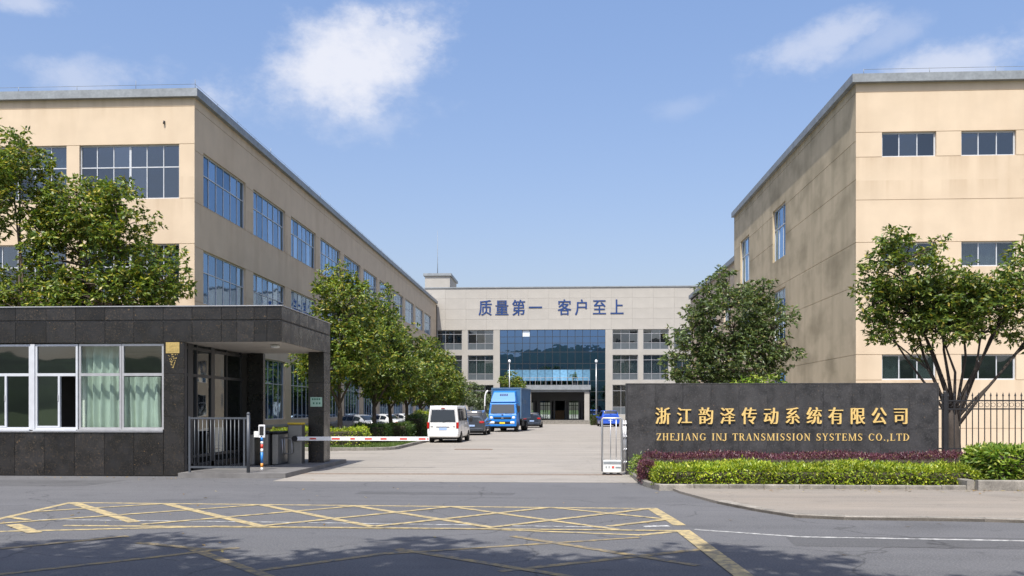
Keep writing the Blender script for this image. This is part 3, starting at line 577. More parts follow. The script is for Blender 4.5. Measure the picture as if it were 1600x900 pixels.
def window(parent, p, rz, w, h, cols, rows, fw=.055, fmat='white_frame', gmat='g_win', rec=.12, panes=True, thick=None, curtain=None, spand=0, cur_open=0):
    """frame mesh with its panes as children. p world place of lower left corner on the facade plane; cols, rows fractions"""
    key = (round(w,3), round(h,3), tuple(cols), tuple(rows), fw, fmat, gmat, rec, panes, thick, curtain, spand, cur_open)
    if key not in _wc:
        xs = [0]+[w*c for c in cols]+[w]; zs = [0]+[h*r for r in rows]+[h]; f = MB(); d0, d1 = rec, rec+.07
        f.box(0, w, d0, d1, 0, fw); f.box(0, w, d0, d1, h-fw, h); f.box(0, fw, d0, d1, fw, h-fw); f.box(w-fw, w, d0, d1, fw, h-fw)
        for i, x in enumerate(xs[1:-1]):
            t = fw*(1.6 if thick is not None and i in thick else .62); f.box(x-t/2, x+t/2, d0+.004, d1-.004, fw, h-fw)
        for z in zs[1:-1]: f.box(fw, w-fw, d0-.004, d1-.008, z-fw*.4, z+fw*.4)
        fm = f.mesh('window'); fm.materials.append(M[fmat]); pm = []; joined = MB()
        for i in range(len(xs)-1):
            for k in range(len(zs)-1):
                if spand and k == 0: continue
                a, b, c, d = xs[i]+fw*.25, xs[i+1]-fw*.25, zs[k]+fw*.3, zs[k+1]-fw*.3
                if panes:
                    g = MB(); g.box(-(b-a)/2, (b-a)/2, 0, .008, -(d-c)/2, (d-c)/2); gm = g.mesh('pane'); gm.materials.append(M[gmat])
                    pm.append(('pane', gm, ((a+b)/2, d0+.03, (c+d)/2)))
                else: joined.box(a, b, d0+.03, d0+.038, c, d)
        if not panes: gm = joined.mesh('glazing'); gm.materials.append(M[gmat]); pm.append(('glazing', gm, (0,0,0)))
        if spand:
            s = MB(); s.box(fw*.5, w-fw*.5, d0+.02, d0+.05, fw*.5, zs[1]-fw*.3); sm_ = s.mesh('spandrel_panel'); sm_.materials.append(M['spandrel']); pm.append(('spandrel_panel', sm_, (0,0,0)))
        if curtain:
            c = MB(); r_ = random.Random(int(w*97+h*13)); n = int(w/.07); x = .05; pts = []
            while x < w-.05: pts.append((x, d1+.12+.035*math.sin(x*19)+r_.uniform(-.012,.012))); x += .045
            for (xa, ya), (xb, yb) in zip(pts, pts[1:]):
                if cur_open and abs((xa/w)-.5) < cur_open: continue
                c.add([(xa,ya,.02),(xb,yb,.02),(xb,yb,h-.03),(xa,ya,h-.03)], [(0,1,2,3)], True)
            cm = c.mesh('curtain'); cm.materials.append(M[curtain]); pm.append(('curtain', cm, (0,0,0)))
        _wc[key] = (fm, pm)
    fm, pm = _wc[key]
    o = obj('window', fm, None, parent, W(parent, p), rz)
    for nm, me, lc in pm:
        q = obj(nm, me, None, o, lc)
        if nm == 'pane': q.rotation_euler = (random.uniform(-.01,.01), 0, random.uniform(-.014,.014))
    return o
def box_part(parent, name, mt, *b):
    mb = MB(); L = parent.location; mb.box(b[0]-L.x, b[1]-L.x, b[2]-L.y, b[3]-L.y, b[4]-L.z, b[5]-L.z); return obj(name, mb, mt, parent)
def coping(parent, segs, z0, z1, mt):
    mb = MB(); L = parent.location
    for (x0, x1, y0, y1) in segs:
        mb.box(x0-L.x, x1-L.x, y0-L.y, y1-L.y, z0, z1)
    return obj('coping', mb, mt, parent)
def roof_wires(parent, pts, z, sp=2.6):
    mb = MB(); L = parent.location
    for a, b in zip(pts, pts[1:]):
        a, b = Vector((*a, z)), Vector((*b, z)); n = max(1, int((b-a).length/sp))
        mb.tube([a-L+Vector((0,0,.22)), b-L+Vector((0,0,.22))], .009, 4)
        for i in range(n+1):
            p = a.lerp(b, i/n)-L; mb.tube([p, p+Vector((0,0,.24 if i % 4 else .42))], .012, 4)
    return obj('lightning_conductor', mb, M['coping'], parent)

# LEFT BUILDING -------------------------------------------------------
LBX, LBY, LBE = -16.3, 39.2, 117.6
LB = empty('factory_building', (LBX, LBY, 0), label='long cream three storey factory wing at left with rows of tall windows', cat='building')
ZR = 16.1
rows_ = [(11.25, 13.68), (6.78, 9.22), (1.35, 4.75)]
hj = [15.36, 13.68, 11.25, 9.22, 6.78, 4.75, .9]
FW_L = 46.0
fronts = []
xr = X(280, LBY); wdt = xr-X(124, LBY); per = X(280, LBY)-X(104, LBY)
for k in range(8): fronts.append((xr-per*k-wdt, xr-per*k))
x_left = LBX-FW_L
holes = [(a-x_left, b-x_left, c, d) for a, b in fronts for c, d in rows_]
obj('wall', wall_skin(FW_L, ZR-.02, holes, hj, z0=-.1), M['cream'], LB, W(LB, (x_left, LBY, 0)))
for a, b in fronts:
    for ri, (c, d) in enumerate(rows_):
        near = a > -28
        window(LB, (a, LBY, c), 0, b-a, d-c, [i/6 for i in range(1, 6)], [.59], .06, panes=near, thick=(2,), curtain='bcurtain' if ri == 1 or (ri == 0 and a < -22) else None, cur_open=.14)
sides = [40.2+6.7*k for k in range(11)]; SW = 5.55
holes = [(y-LBY, y+SW-LBY, c-.12, d-.12) for y in sides for c, d in rows_]
obj('wall', wall_skin(LBE-LBY, ZR-.02, holes, [15.3, 13.4, 11.1, 9.1, 6.66, .8], z0=-.1), M['cream'], LB, W(LB, (LBX, LBY, 0)), PI/2)
for k, y in enumerate(sides):
    for ri, (c, d) in enumerate(rows_):
        window(LB, (LBX, y, c-.12), PI/2, SW, d-c, [i/6 for i in range(1, 6)], [.60], .055, panes=k < 4, gmat='g_side', curtain='bcurtain' if (ri < 2 or k % 3 == 1) else None, cur_open=0 if (ri == 0 or k % 2) else .1)
mb = MB(); mb.box(x_left-LBX, 0, 78.4, 78.5, 0, ZR-.02); mb.box(x_left-LBX-.02, x_left-LBX, 0, 78.4, 0, ZR-.02); obj('rear_wall', mb, M['cream'], LB)
mb = MB(); mb.box(x_left-LBX, -.02, .02, 78.4, ZR-.45, ZR-.35); obj('roof', mb, M['coping'], LB)
mb = MB()
for z in (5.4, 10.0): mb.box(x_left-LBX+.1, -.35, .35, 78.2, z, z+.2)
mb.box(x_left-LBX+.1, -6, 6.5, 6.6, 0, ZR-.5); mb.box(-6.1, -6, 6.5, 78.2, 0, ZR-.5)
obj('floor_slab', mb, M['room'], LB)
OV = .2
coping(LB, [(x_left, LBX+OV, LBY-OV, LBY+.35), (LBX-.35, LBX+OV, LBY+.35, LBE)], ZR-.36, ZR, M['coping'])
roof_wires(LB, [(x_left, LBY-.05), (LBX+.05, LBY-.05), (LBX+.05, LBE)], ZR)
mb = MB(); mb.box(-.0, .12, 1.0, 77, .8, .95); obj('plinth_ledge', mb, M['grey_stone'], LB)
mb = MB(); mb.tube([(0, .05, 0), (0, -.05, 0), (0, -.07, -.12)], .04, 8); v = at(257, 190, LBY); obj('vent_pipe', mb, M['black_metal'], LB, W(LB, (v.x, LBY, v.z)))
mb = MB(); mb.tube([(0,0,0),(0,0,ZR-.5)], .06, 8); obj('downpipe', mb, M['dark_frame'], LB, W(LB, (LBX+.1, LBE-.35, 0)))

# RIGHT BUILDING ------------------------------------------------------
RX, RY, RE = 12.2, 37.7, 63.6
RB = empty('factory_building', (RX, RY, 0), label='cream three storey block at right with small white windows and a stained side wall', cat='building')
ZQ = 15.6; RW = 40.0
rr_ = [(12.22, 13.24), (7.68, 8.70), (3.02, 4.07)]
cols_ = []
x0 = X(1378, RY); ww = X(1463, RY)-x0; pp = X(1502, RY)-x0
for k in range(9): cols_.append((x0+pp*k, x0+pp*k+ww))
holes = [(a-RX, b-RX, c, d) for a, b in cols_ for c, d in rr_]
hjr = [14.89, 13.24, 12.22, 10.45, 8.70, 7.68, 4.07, 3.02, 1.03]
obj('wall', wall_skin(RW, ZQ-.02, holes, hjr, z0=-.1), M['cream'], RB, W(RB, (RX, RY, 0)))
for k, (a, b) in enumerate(cols_):
    for ri, (c, d) in enumerate(rr_):
        window(RB, (a, RY, c), 0, b-a, d-c, [1/3, 2/3], [], .06, panes=k < 5, curtain='curtain' if (ri == 2 and k == 0) or (ri == 1 and k == 1) else None, cur_open=.12 if ri == 2 else 0)
sw = [(49.3, 52.2, 10.2, 13.15), (58.6, 61.4, 10.2, 13.15), (49.3, 52.2, 5.7, 8.5), (58.6, 61.4, 5.7, 8.5), (49.3, 52.2, 1.4, 3.9)]
L_ = RE-RY
holes = [(RE-b, RE-a, c, d) for a, b, c, d in sw]
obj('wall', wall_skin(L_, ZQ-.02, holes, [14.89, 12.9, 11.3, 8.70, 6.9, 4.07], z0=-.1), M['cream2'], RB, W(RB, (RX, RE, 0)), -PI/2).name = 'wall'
for a, b, c, d in sw:
    window(RB, (RX, b, c), -PI/2, b-a, d-c, [1/3, 2/3], [.62], .06, gmat='g_side', curtain='bcurtain')
mb = MB(); mb.box(0, RW, L_-.02, L_, 0, ZQ-.02); mb.box(RW, RW+.05, 0, L_, 0, ZQ-.02); obj('rear_wall', mb, M['cream'], RB)
mb = MB(); mb.box(.02, RW, .02, L_-.02, ZQ-.45, ZQ-.35); obj('roof', mb, M['coping'], RB)
mb = MB()
for z in (4.7, 9.4): mb.box(.35, RW, .35, L_-.2, z, z+.2)
mb.box(.35, RW, 6.5, 6.6, 0, ZQ-.5); obj('floor_slab', mb, M['room'], RB)
coping(RB, [(RX-OV, RX+RW, RY-OV, RY+.35), (RX-OV, RX+.35, RY+.35, RE)], ZQ-.34, ZQ, M['coping'])
roof_wires(RB, [(RX+RW, RY-.05), (RX+.3, RY-.05)], ZQ)
# annex beyond
AN = empty('factory_annex', (RX, RE, 0), label='lower cream annex behind the right block, mostly hidden by the bushy tree', cat='building')
AL = 23.0; AW = [(RE+3+6*k, RE+5.6+6*k, c, d) for k in range(3) for c, d in ((8.0, 10.2), (4.3, 6.2), (1.2, 3.2))]
obj('wall', wall_skin(AL, 12.4, [(RE+AL-b, RE+AL-a, c, d) for a, b, c, d in AW], [11.6, 7.4, 3.8], z0=-.1), M['cream'], AN, W(AN, (RX+.3, RE+AL, 0)), -PI/2)
for a, b, c, d in AW: window(AN, (RX+.3, b, c), -PI/2, b-a, d-c, [1/3, 2/3], [.62], .06, gmat='g_side', panes=False)
mb = MB(); mb.box(.3, 30, .02, AL, 12.2, 12.35); mb.box(.3, 30, AL, AL+.1, 0, 12.3); mb.box(6, 6.1, 0, AL, 0, 12); obj('roof', mb, M['coping'], AN)
coping(AN, [(RX+.1, RX+.7, RE+.02, RE+AL)], 12.35, 12.7, M['coping'])

# CENTRAL BUILDING ----------------------------------------------------
CY = 118.0
cz = lambda py: Z(py, 860, CY)
CX0, CX1 = X(664, CY), X(1120, CY)
CB = empty('office_building', ((CX0+CX1)/2, CY, 0), label='grey office block at the end of the driveway with blue glass curtain wall', cat='building')
zt, zb = cz(449.5), cz(515)
cwx = (X(781, CY), X(946, CY))
wc = [(X(683, CY), X(722, CY)), (X(731, CY), X(771, CY)), (X(957, CY), X(997, CY)), (X(1005, CY), X(1045, CY)), (X(1053, CY), X(1093, CY))]
wr = [(cz(546.5), cz(515)), (cz(594), cz(554.5)), (cz(648), cz(601))]
holes = [(a-CX0, b-CX0, c, d-.02) for a, b in wc for c, d in wr] + [(cwx[0]-CX0, cwx[1]-CX0, .3, zb-.02)]
obj('wall', wall_skin(CX1-CX0, zb, holes, (), rev=.4, z0=-.1), M['grey_stone'], CB, W(CB, (CX0, CY, 0)))
for a, b in wc:
    for ri, (c, d) in enumerate(wr):
        window(CB, (a, CY+.12, c), 0, b-a, d-c-.02, [1/3, 2/3], [.34 if ri == 0 else .26, .8], .07, fmat='alu', gmat='g_win', rec=.12, spand=1, curtain='curtain' if ri == 1 else None)
# cladding band of separate panels
nx, nz_ = 14, 4; pw, ph = (CX1-CX0)/nx, (zt-zb)/nz_
g = MB(); g.rbox(-pw/2+.005, pw/2-.005, 0, .06, -ph/2+.006, ph/2-.006, .004); pmesh = g.mesh('cladding_panel'); pmesh.materials.append(M['panel'])
for i in range(nx):
    for k in range(nz_):
        obj('cladding_panel', pmesh, None, CB, W(CB, (CX0+pw*(i+.5), CY-.02+random.uniform(-.004,.004), zb+ph*(k+.5))))
box_part(CB, 'backing_wall', M['grout'], CX0, CX1, CY+.05, CY+.4, zb+.005, zt-.05)
box_part(CB, 'coping', M['coping'], CX0-.1, CX1+.1, CY-.12, CY+.5, zt, zt+.14)
CD = 18
mb = MB(); hw = (CX1-CX0)/2
xa, xb = X(843, CY+6)-CB.location.x, X(862, CY+6)-CB.location.x
mb.box(-hw, hw, .4, CD, zt-.6, zt-.5); mb.box(-hw, -hw+.2, .4, CD, 0, zt-.6); mb.box(hw-.2, hw, .4, CD, 0, zt-.6)
obj('roof', mb, M['grey_stone'], CB)
# back wall with two glazed openings seen through the hall
e0 = [X(843, CY+CD), X(861, CY+CD), X(888, CY+CD), X(905, CY+CD)]
zo = (Z(657, 870, CY+CD), Z(629, 870, CY+CD))
bw = wall_skin(2*hw, zt-.6, [(e0[0]-CX0, e0[1]-CX0, zo[0], zo[1]), (e0[2]-CX0, e0[3]-CX0, zo[0], zo[1]), (X(825, CY+CD)-CX0, X(833, CY+CD)-CX0, zo[0], zo[1])], rev=.2)
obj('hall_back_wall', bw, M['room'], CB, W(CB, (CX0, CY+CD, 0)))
mb = MB()
for a, b in ((e0[0], e0[1]), (e0[2], e0[3])):
    for q in (0, .33, .5, .67, 1): x = a+(b-a)*q-CB.location.x; mb.box(x-.06, x+.06, CD-.1, CD-.04, zo[0], zo[1])
    mb.box(a-CB.location.x, b-CB.location.x, CD-.1, CD-.04, zo[1]-.5, zo[1]-.4)
obj('door_frame', mb, M['alu'], CB)
mb = MB()
for z in (wr[0][0]-1, wr[1][0]-.8): mb.box(-hw+.2, hw-.2, .5, CD-.2, z, z+.3)
mb.box(cwx[0]-CB.location.x-.3, cwx[0]-CB.location.x-.1, .4, CD-.1, 0, zt-.8); mb.box(cwx[1]-CB.location.x+.1, cwx[1]-CB.location.x+.3, .4, CD-.1, 0, zt-.8)
mb.box(-hw+.2, cwx[0]-CB.location.x-.3, 5, 5.1, 0, zt-.8); mb.box(cwx[1]-CB.location.x+.3, hw-.2, 5, 5.1, 0, zt-.8)
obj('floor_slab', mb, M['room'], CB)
# curtain wall: frame, separate panes
L0 = CB.location.x; cols = [cwx[0]+(cwx[1]-cwx[0])*i/14 for i in range(15)]
zrow = [cz(y) for y in (661, 645, 625, 612, 595, 577, 568, 550, 536, 526, 515.3)]
ex0, ex1 = X(809, CY), X(920, CY)                      # the entrance below the canopy is left open
cw = empty('curtain_wall', (0, 0, 0)); cw.parent = CB
fr = MB()
for i, x in enumerate(cols):
    z0_ = zrow[3] if ex0 < x < ex1 else zrow[0]; fr.box(x-L0-.022, x-L0+.022, .17, .26, z0_, zrow[-1])
for k, z in enumerate(zrow):
    if z < zrow[3]-.01:
        fr.box(cwx[0]-L0, ex0-L0, .165, .255, z-.03, z+.03); fr.box(ex1-L0, cwx[1]-L0, .165, .255, z-.03, z+.03)
    else: fr.box(cwx[0]-L0, cwx[1]-L0, .165, .255, z-.03, z+.03)
obj('mullions', fr, M['dark_frame'], cw)
M['white_blind'] = mat('white_blind_panel', (.6, .68, .74), .4, 3, .1)
for k in range(10):
    for i in range(14):
        xm = (cols[i]+cols[i+1])/2
        if k < 3 and ex0 < xm < ex1: continue
        g = MB(); a = (cols[i+1]-cols[i])/2-.03; b = (zrow[k+1]-zrow[k])/2-.025; g.box(-a, a, 0, .02, -b, b)
        mt = M['g_curtain_wall']
        if k == 4 and i >= 1 and i < 12: mt = M['g_pale']  # row above the canopy is coloured paler blue
        if k == 9 and i == 3: mt = M['white_blind']
        if k == 1 and i >= 12: mt = M['g_pale'] if random.random() < .0 else M['g_curtain_wall']
        q = obj('pane', g, mt, cw, (xm-L0, .19, (zrow[k]+zrow[k+1])/2)); q.rotation_euler = (random.uniform(-.0016,.0016), 0, random.uniform(-.0016,.0016))
# entrance: canopy, columns, lobby front with doors, desk, steps
cyf = CY-5.0
zc0, zc1 = Z(612, 860, cyf), Z(601.5, 860, cyf)
kx0, kx1 = X(808, cyf), X(923, cyf)
mb = MB(); mb.box(kx0-L0, kx1-L0, -5.0, .1, zc0+.25, zc1); mb.box(kx0-L0+.25, kx1-L0-.25, -4.75, .1, zc0, zc0+.25); obj('canopy', mb, M['coping'], CB)
mb = MB()
for i in range(14): x = kx0+.3+(kx1-kx0-.6)*i/13-L0; mb.box(x-.02, x+.02, -4.9, -4.86, zc1, zc1+.9)
mb.box(kx0+.3-L0, kx1-.3-L0, -4.91, -4.85, zc1+.9, zc1+.95); obj('railing', mb, M['alu'], CB)
for px in (826, 917):
    mb = MB(); x = X(px, cyf+.5)-L0; mb.rbox(x-.32, x+.32, -4.7, -4.06, .0, zc0, .03); obj('column', mb, M['grey_stone'], CB)
mb = MB(); eY = 1.2; zd = Z(628, 860, CY+1)
mb.box(ex0-L0, ex1-L0, eY, eY+.1, zd+.15, zrow[3])
for px in (826, 835, 840, 843, 861, 866, 884, 888, 905, 909, 919): x = X(px, CY+eY)-L0; mb.box(x-.12, x+.12, eY, eY+.12, .45, zd+.15)
obj('lobby_screen', mb, M['dark_frame'], CB)
for a, b in ((843, 861), (888, 905), (825, 834), (909, 919)):
    g = MB(); g.box(X(a, CY+eY)-L0+.1, X(b, CY+eY)-L0-.1, eY+.03, eY+.05, .5, zd+.1); obj('glass_door', g, M['g_clear'], CB)
box_part(CB, 'lobby_floor', M['grey_stone'], cwx[0], cwx[1], CY-.0, CY+CD, .0, .46)
mb = MB(); x = X(873, CY+7); mb.box(-.75, .75, -.35, .35, 0, 1.15); mb.box(-.85, .85, -.45, .4, 1.15, 1.22)
tag(obj('reception_desk', mb, M['wood'], loc=(x, CY+6, .46)), 'light wooden reception desk seen through the open lobby doorway', 'desk')
st = empty('entrance_steps', (X(868, CY-4), CY-4, 0), label='broad pale stone steps below the office entrance canopy', cat='steps')
for i in range(3):
    mb = MB(); mb.box(-6.2+.0*i, 5.2, -2.6+i*.38, 4.0 if i == 2 else -2.6+(i+1)*.38, (.15*i)+(.008 if i == 0 else 0), .15*(i+1)); obj('step', mb, M['kerb'], st)
# stair tower at its left end
tx0, tx1 = CX0, X(703, CY)
TW = empty('roof_tower', (0, 0, 0)); TW.parent = CB
mb = MB(); z1 = Z(431, 690, CY); mb.box(tx0-L0, tx1-L0, -.03, 7.5, zt+.12, z1)
obj('tower_wall', mb, M['grey_stone'], TW)
mb = MB(); mb.box(tx0-L0-.2, tx1-L0+.2, -.23, 7.7, z1, z1+.32); obj('coping', mb, M['coping'], TW)
mb = MB(); x = X(680.5, CY)-L0; mb.tube([(x, 2, z1+.3), (x, 2, z1+2.2), (x, 2, z1+6.4)], [.06, .04, .015], 6); obj('antenna', mb, M['coping'], TW)

# ---------------------------------------------------------------- lettering
def glyph_mesh(ch, size, sx, weight, song, depth):
    """outline glyph from the bundled font, extruded; song=True thickens the upright strokes only"""
    cu = bpy.data.curves.new('glyph', 'FONT'); cu.body = ch; cu.size = 1; cu.extrude = depth; cu.offset = weight; cu.resolution_u = 3
    cu.align_x = 'CENTER'; o = bpy.data.objects.new('glyph', cu); C.objects.link(o); bpy.context.view_layer.update()
    me = bpy.data.meshes.new_from_object(o.evaluated_get(bpy.context.evaluated_depsgraph_get()))
    n = len(me.vertices); co = np.empty(n*3, np.float32); me.vertices.foreach_get('co', co); co = co.reshape(-1, 3)
    faces = [tuple(p.vertices) for p in me.polygons]
    bpy.data.objects.remove(o); bpy.data.curves.remove(cu); bpy.data.meshes.remove(me)
    mb = MB(); hgt = size
    lo, hi = co.min(0), co.max(0)
    if song is not None:
        k = 5
        for i in range(k):
            dx = (i-(k-1)/2)/(k-1)*song; mb.add([((x+dx)*hgt*sx, -(z+depth)-.0006*i, y*hgt) for x, y, z in co], faces)
    else: mb.add([(x*hgt*sx, -(z+depth), y*hgt) for x, y, z in co], faces)
    return mb, lo, hi
cn = '质量第一客户至上'
px_ = [758.4, 784.2, 810.5, 836.6, 882, 909, 936.6, 964]
for ch, p in zip(cn, px_):
    s = cz(469.3)-cz(493.5); mb, lo, hi = glyph_mesh(ch, s*1.08, .84, 0, .035, .025)
    obj('character', mb, M['blue_letter'], CB, W(CB, (X(p, CY), CY-.03, cz(490.2))))

# ---------------------------------------------------------------- GUARDHOUSE
GY, GX, GC, GB = 23.6, -10.1, -7.44, 28.7
GH = empty('guardhouse', (GX, GY, 0), label='single storey black granite guardhouse with a deep flat canopy over its porch', cat='guardhouse')
GL = -27.0
gz = lambda py: Z(py, 250, GY)
zs_, zw, zf, zg, zT = gz(671), gz(537), gz(534.5), gz(501), gz(477.5)
def tiles(parent, p, rz, xs, zs, mt='granite', d=.025, gap=.007, name='granite_panel', jit=.002):
    """separate stone panels on a wall. xs, zs edges in the wall's own frame"""
    cs, sn = math.cos(rz), math.sin(rz); cache = {}
    for i in range(len(xs)-1):
        for k in range(len(zs)-1):
            w, h = xs[i+1]-xs[i], zs[k+1]-zs[k]; key = (round(w, 3), round(h, 3))
            if key not in cache:
                g = MB(); g.rbox(-w/2+gap/2, w/2-gap/2, 0, d, -h/2+gap/2, h/2-gap/2, .003); me = g.mesh(name); me.materials.append(M[mt]); cache[key] = me
            x = (xs[i]+xs[i+1])/2; j = random.uniform(-jit, jit)-d
            q = Vector((p[0]+x*cs-j*sn, p[1]+x*sn+j*cs, p[2]+(zs[k]+zs[k+1])/2)); obj(name, cache[key], None, parent, W(parent, q), rz)
# solid backing (walls, slab)
mb = MB(); o = GH.location
def gb(*b): mb.box(b[0]-o.x, b[1]-o.x, b[2]-o.y, b[3]-o.y, b[4], b[5])
gb(GL, X(255, GY), GY+.03, GY+.2, 0, zs_-.03)                      # under the windows
gb(X(255, GY)+.0, GX, GY+.03, GY+.2, 0, zf-.01)                     # corner pier
gb(GL, GX, GB-.2, GB, 0, zf-.01); gb(GL, GL+.2, GY+.2, GB-.2, 0, zf-.01)
gb(GL+.2, GX-.2, GY+.2, GB-.2, 0, .1)
gb(GX, GX+.5, GB-.25, GB-.02, 0, zf-.01)
obj('backing_wall', mb, M['dark_grout'], GH)
mb = MB(); gb(GL+.1, GC-.03, GY+.03, GB-.03, zf+.06, zT-.03); obj('roof', mb, M['dark_grout'], GH)
mb = MB(); gb(GL+.1, GC-.06, GY+.06, GB-.06, zf, zf+.055); obj('soffit', mb, M['soffit'], GH)
mb = MB(); gb(GL, GC+.03, GY-.03, GY+.25, zT-.03, zT-.005); gb(GC-.25, GC+.03, GY+.25, GB+.03, zT-.03, zT-.005); obj('roof_coping', mb, M['alu'], GH)
xj = [X(p, GY) for p in (-255, -208, -162, -116, -69, -23, 23, 69, 116, 163, 209, 255)]
tiles(GH, (0, GY+.03, 0), 0, xj, [.02, zs_-.03], d=.03)
tiles(GH, (0, GY+.03, 0), 0, [X(255.5, GY), GX], [.02, gz(651.5), gz(583.5), zf-.012], d=.03)
fj = [X(p, GY) for p in (-208, -162, -116, -69, -23, 24, 72, 118, 164, 209, 255, 300, 346, 370, 397, 417)] + [GC]
tiles(GH, (0, GY+.03, 0), 0, fj, [zf+.0, zg-.022], d=.03); tiles(GH, (0, GY+.03, 0), 0, fj, [zg+.022, zT-.035], d=.03)
sj = [0, .8, 1.6, 2.5, 3.4, 4.3, GB-GY-.03]
tiles(GH, (GC-.03, GY+.03, 0), PI/2, sj, [zf, zg-.022], d=.03); tiles(GH, (GC-.03, GY+.03, 0), PI/2, sj, [zg+.022, zT-.035], d=.03)
# rear right pillar
px0 = X(481, GB-.8)
mb = MB(); gb(px0+.03, GC-.03, GB-.77, GB-.03, 0, zf); obj('pillar_core', mb, M['dark_grout'], GH)
tiles(GH, (0, GB-.77, 0), 0, [px0+.01, GC-.01], [.02, .85, 1.75, 2.65, zf-.01], d=.03); tiles(GH, (GC-.03, GB-.79, 0), PI/2, [0, .78], [.02, .85, 1.75, 2.65, zf-.01], d=.03)
tiles(GH, (0, GB-.25, 0), 0, [GX+.02, GX+.5], [.14, 1.2, 2.3, zf-.01], d=.03); tiles(GH, (GX+.5, GB-.25, 0), PI/2, [0, .22], [.14, 1.2, 2.3, zf-.01], d=.03)
# front windows: bays
def bay(a, b, frame, glassm, lower, upper=1, tr=.642, cur=None, sash=None):
    x0_, x1_ = X(a, GY), X(b, GY); w, h = x1_-x0_, zw-zs_; f = MB(); t = .055
    wnd = None
    f.box(0, w, .0, .08, 0, t); f.box(0, w, 0, .08, h-t, h); f.box(0, t, 0, .08, t, h-t); f.box(w-t, w, 0, .08, t, h-t); f.box(t, w-t, -.005, .075, h*tr-t*.7, h*tr+t*.7)
    if sash: f.box(w*sash-t*.5, w*sash+t*.5, -.008, .07, t, h*tr-t*.7); f.box(t, w*sash-t*.5, -.006, .03, t, t*1.7)
    wnd = obj('window', f, M[frame], GH, W(GH, (x0_, GY+.06, zs_)))
    def pane(x0p, x1p, z0p, z1p, mt): g_ = MB(); g_.box(x0p, x1p, .035, .042, z0p, z1p); q = obj('pane', g_, M[mt], wnd); return q
    pane(t, w-t, h*tr, h-t, glassm)
    if sash: 
        pane(t, w*sash, t, h*tr, glassm)
        if lower == 2: pane(w*sash, w-t, t, h*tr, glassm)
        g_ = MB(); g_.box(w*sash-.03, w*sash-.005, -.02, -.008, h*.33, h*.40); obj('latch', g_, M['alu'], wnd)
    else: pane(t, w-t, t, h*tr, glassm)
    s = MB(); s.box(-.01, w+.01, -.10, .0, -.045, 0); obj('sill', s, M[frame], wnd)
    return wnd
bay(-165, -88, 'white_frame', 'g_tint', 2, sash=.5); bay(-84, 46, 'white_frame', 'g_tint', 2, sash=.70); bay(53, 119.5, 'white_frame', 'g_tint', 1, sash=.56)
bay(121.5, 188, 'alu', 'g_clear', 0); bay(188.6, 254.5, 'alu', 'g_clear', 0)
mb = MB(); a = X(46.2, GY); mb.box(a, X(52.8, GY), GY+.03, GY+.17, zs_-.02, zw); mb2 = obj('window_post', mb, M['white_frame'], GH, (-GX, -GY, 0))
box_part(GH, 'ledge', M['alu'], GL, X(255, GY), GY-.03, GY+.05, zs_-.075, zs_-.047)
# curtains
def drape(x0_, x1_, y, z0_, z1_, name='curtain', seed=0, gather=1.35, amp=.075, tie=False):
    r_ = random.Random(seed); mb = MB(); n = int((x1_-x0_)/.018); rowsn = 9; V = []
    for k in range(rowsn+1):
        q = k/rowsn
        for i in range(n+1):
            u = i/n; x = x0_+(x1_-x0_)*u
            if tie: pull = math.exp(-((q-.35)/.35)**2)*.0; x = x0_+(x1_-x0_)*(u*(1-pull))
            a = amp*(1-.3*q); yy = y+a*math.sin(u*(x1_-x0_)*34/gather+1.3*math.sin(u*7+seed)+.5*q*math.sin(u*11+seed))+.015*math.sin(u*63+seed*2)
            V.append((x+.02*math.sin(q*3+u*9), yy, z0_+(z1_-z0_)*q))
    F_ = [(k*(n+1)+i, k*(n+1)+i+1, (k+1)*(n+1)+i+1, (k+1)*(n+1)+i) for k in range(rowsn) for i in range(n)]
    mb.add(V, F_, True); return mb
ct = M['curtain']
for i, (a, b, top) in enumerate(((124, 186, 1), (193, 251, .62))):
    x0_, x1_ = X(a, GY+.35), X(b, GY+.35)
    tag(obj('curtain', drape(x0_, x1_, GY+.36, zs_+.02, zs_+(zw-zs_)*top, seed=i+3), ct), ('pale curtain hanging full height behind the middle guardhouse window' if i == 0 else 'pale half height curtain behind the rightmost guardhouse window'), 'curtain')
mb = MB(); mb.box(-.7, .7, -.3, .3, 0, .75); mb.box(-.25, .25, .0, .05, .76, 1.15)
tag(obj('office_desk', mb, M['room'], loc=(X(80, GY+1.6), GY+1.6, .1)), 'dark desk with a monitor inside the guardhouse behind the white framed windows', 'desk')
# porch side wall: glazed screen
mb = MB(); sY = [GY+.25, GY+.9, GY+2.0, GY+2.35, GY+3.3, GY+4.45]
scr = empty('glazed_screen', (0, 0, 0)); scr.parent = GH
def sl(y): return y-GY
for y, w in ((GY+.55, .35), (GY+1.0, .06), (GY+2.15, .28), (GY+3.25, .06), (GY+4.5, .06)): mb.box(-.13, -.05, sl(y)-w/2, sl(y)+w/2, .12, zf)
for z in (.5, 2.75, 3.5): mb.box(-.125, -.055, .3, 4.7, z-.04, z+.04)
mb.box(-.125, -.05, .3, 4.7, .12, .3); obj('screen_frame', mb, M['dark_frame'], scr)
for (a, b) in ((1.03, 2.0), (2.3, 3.22), (3.28, 4.47)):
    for (c, d) in ((.54, 2.71), (2.79, 3.46)): g = MB(); g.box(-.1, -.092, a, b, c, d); obj('pane', g, M['g_tint'], scr)
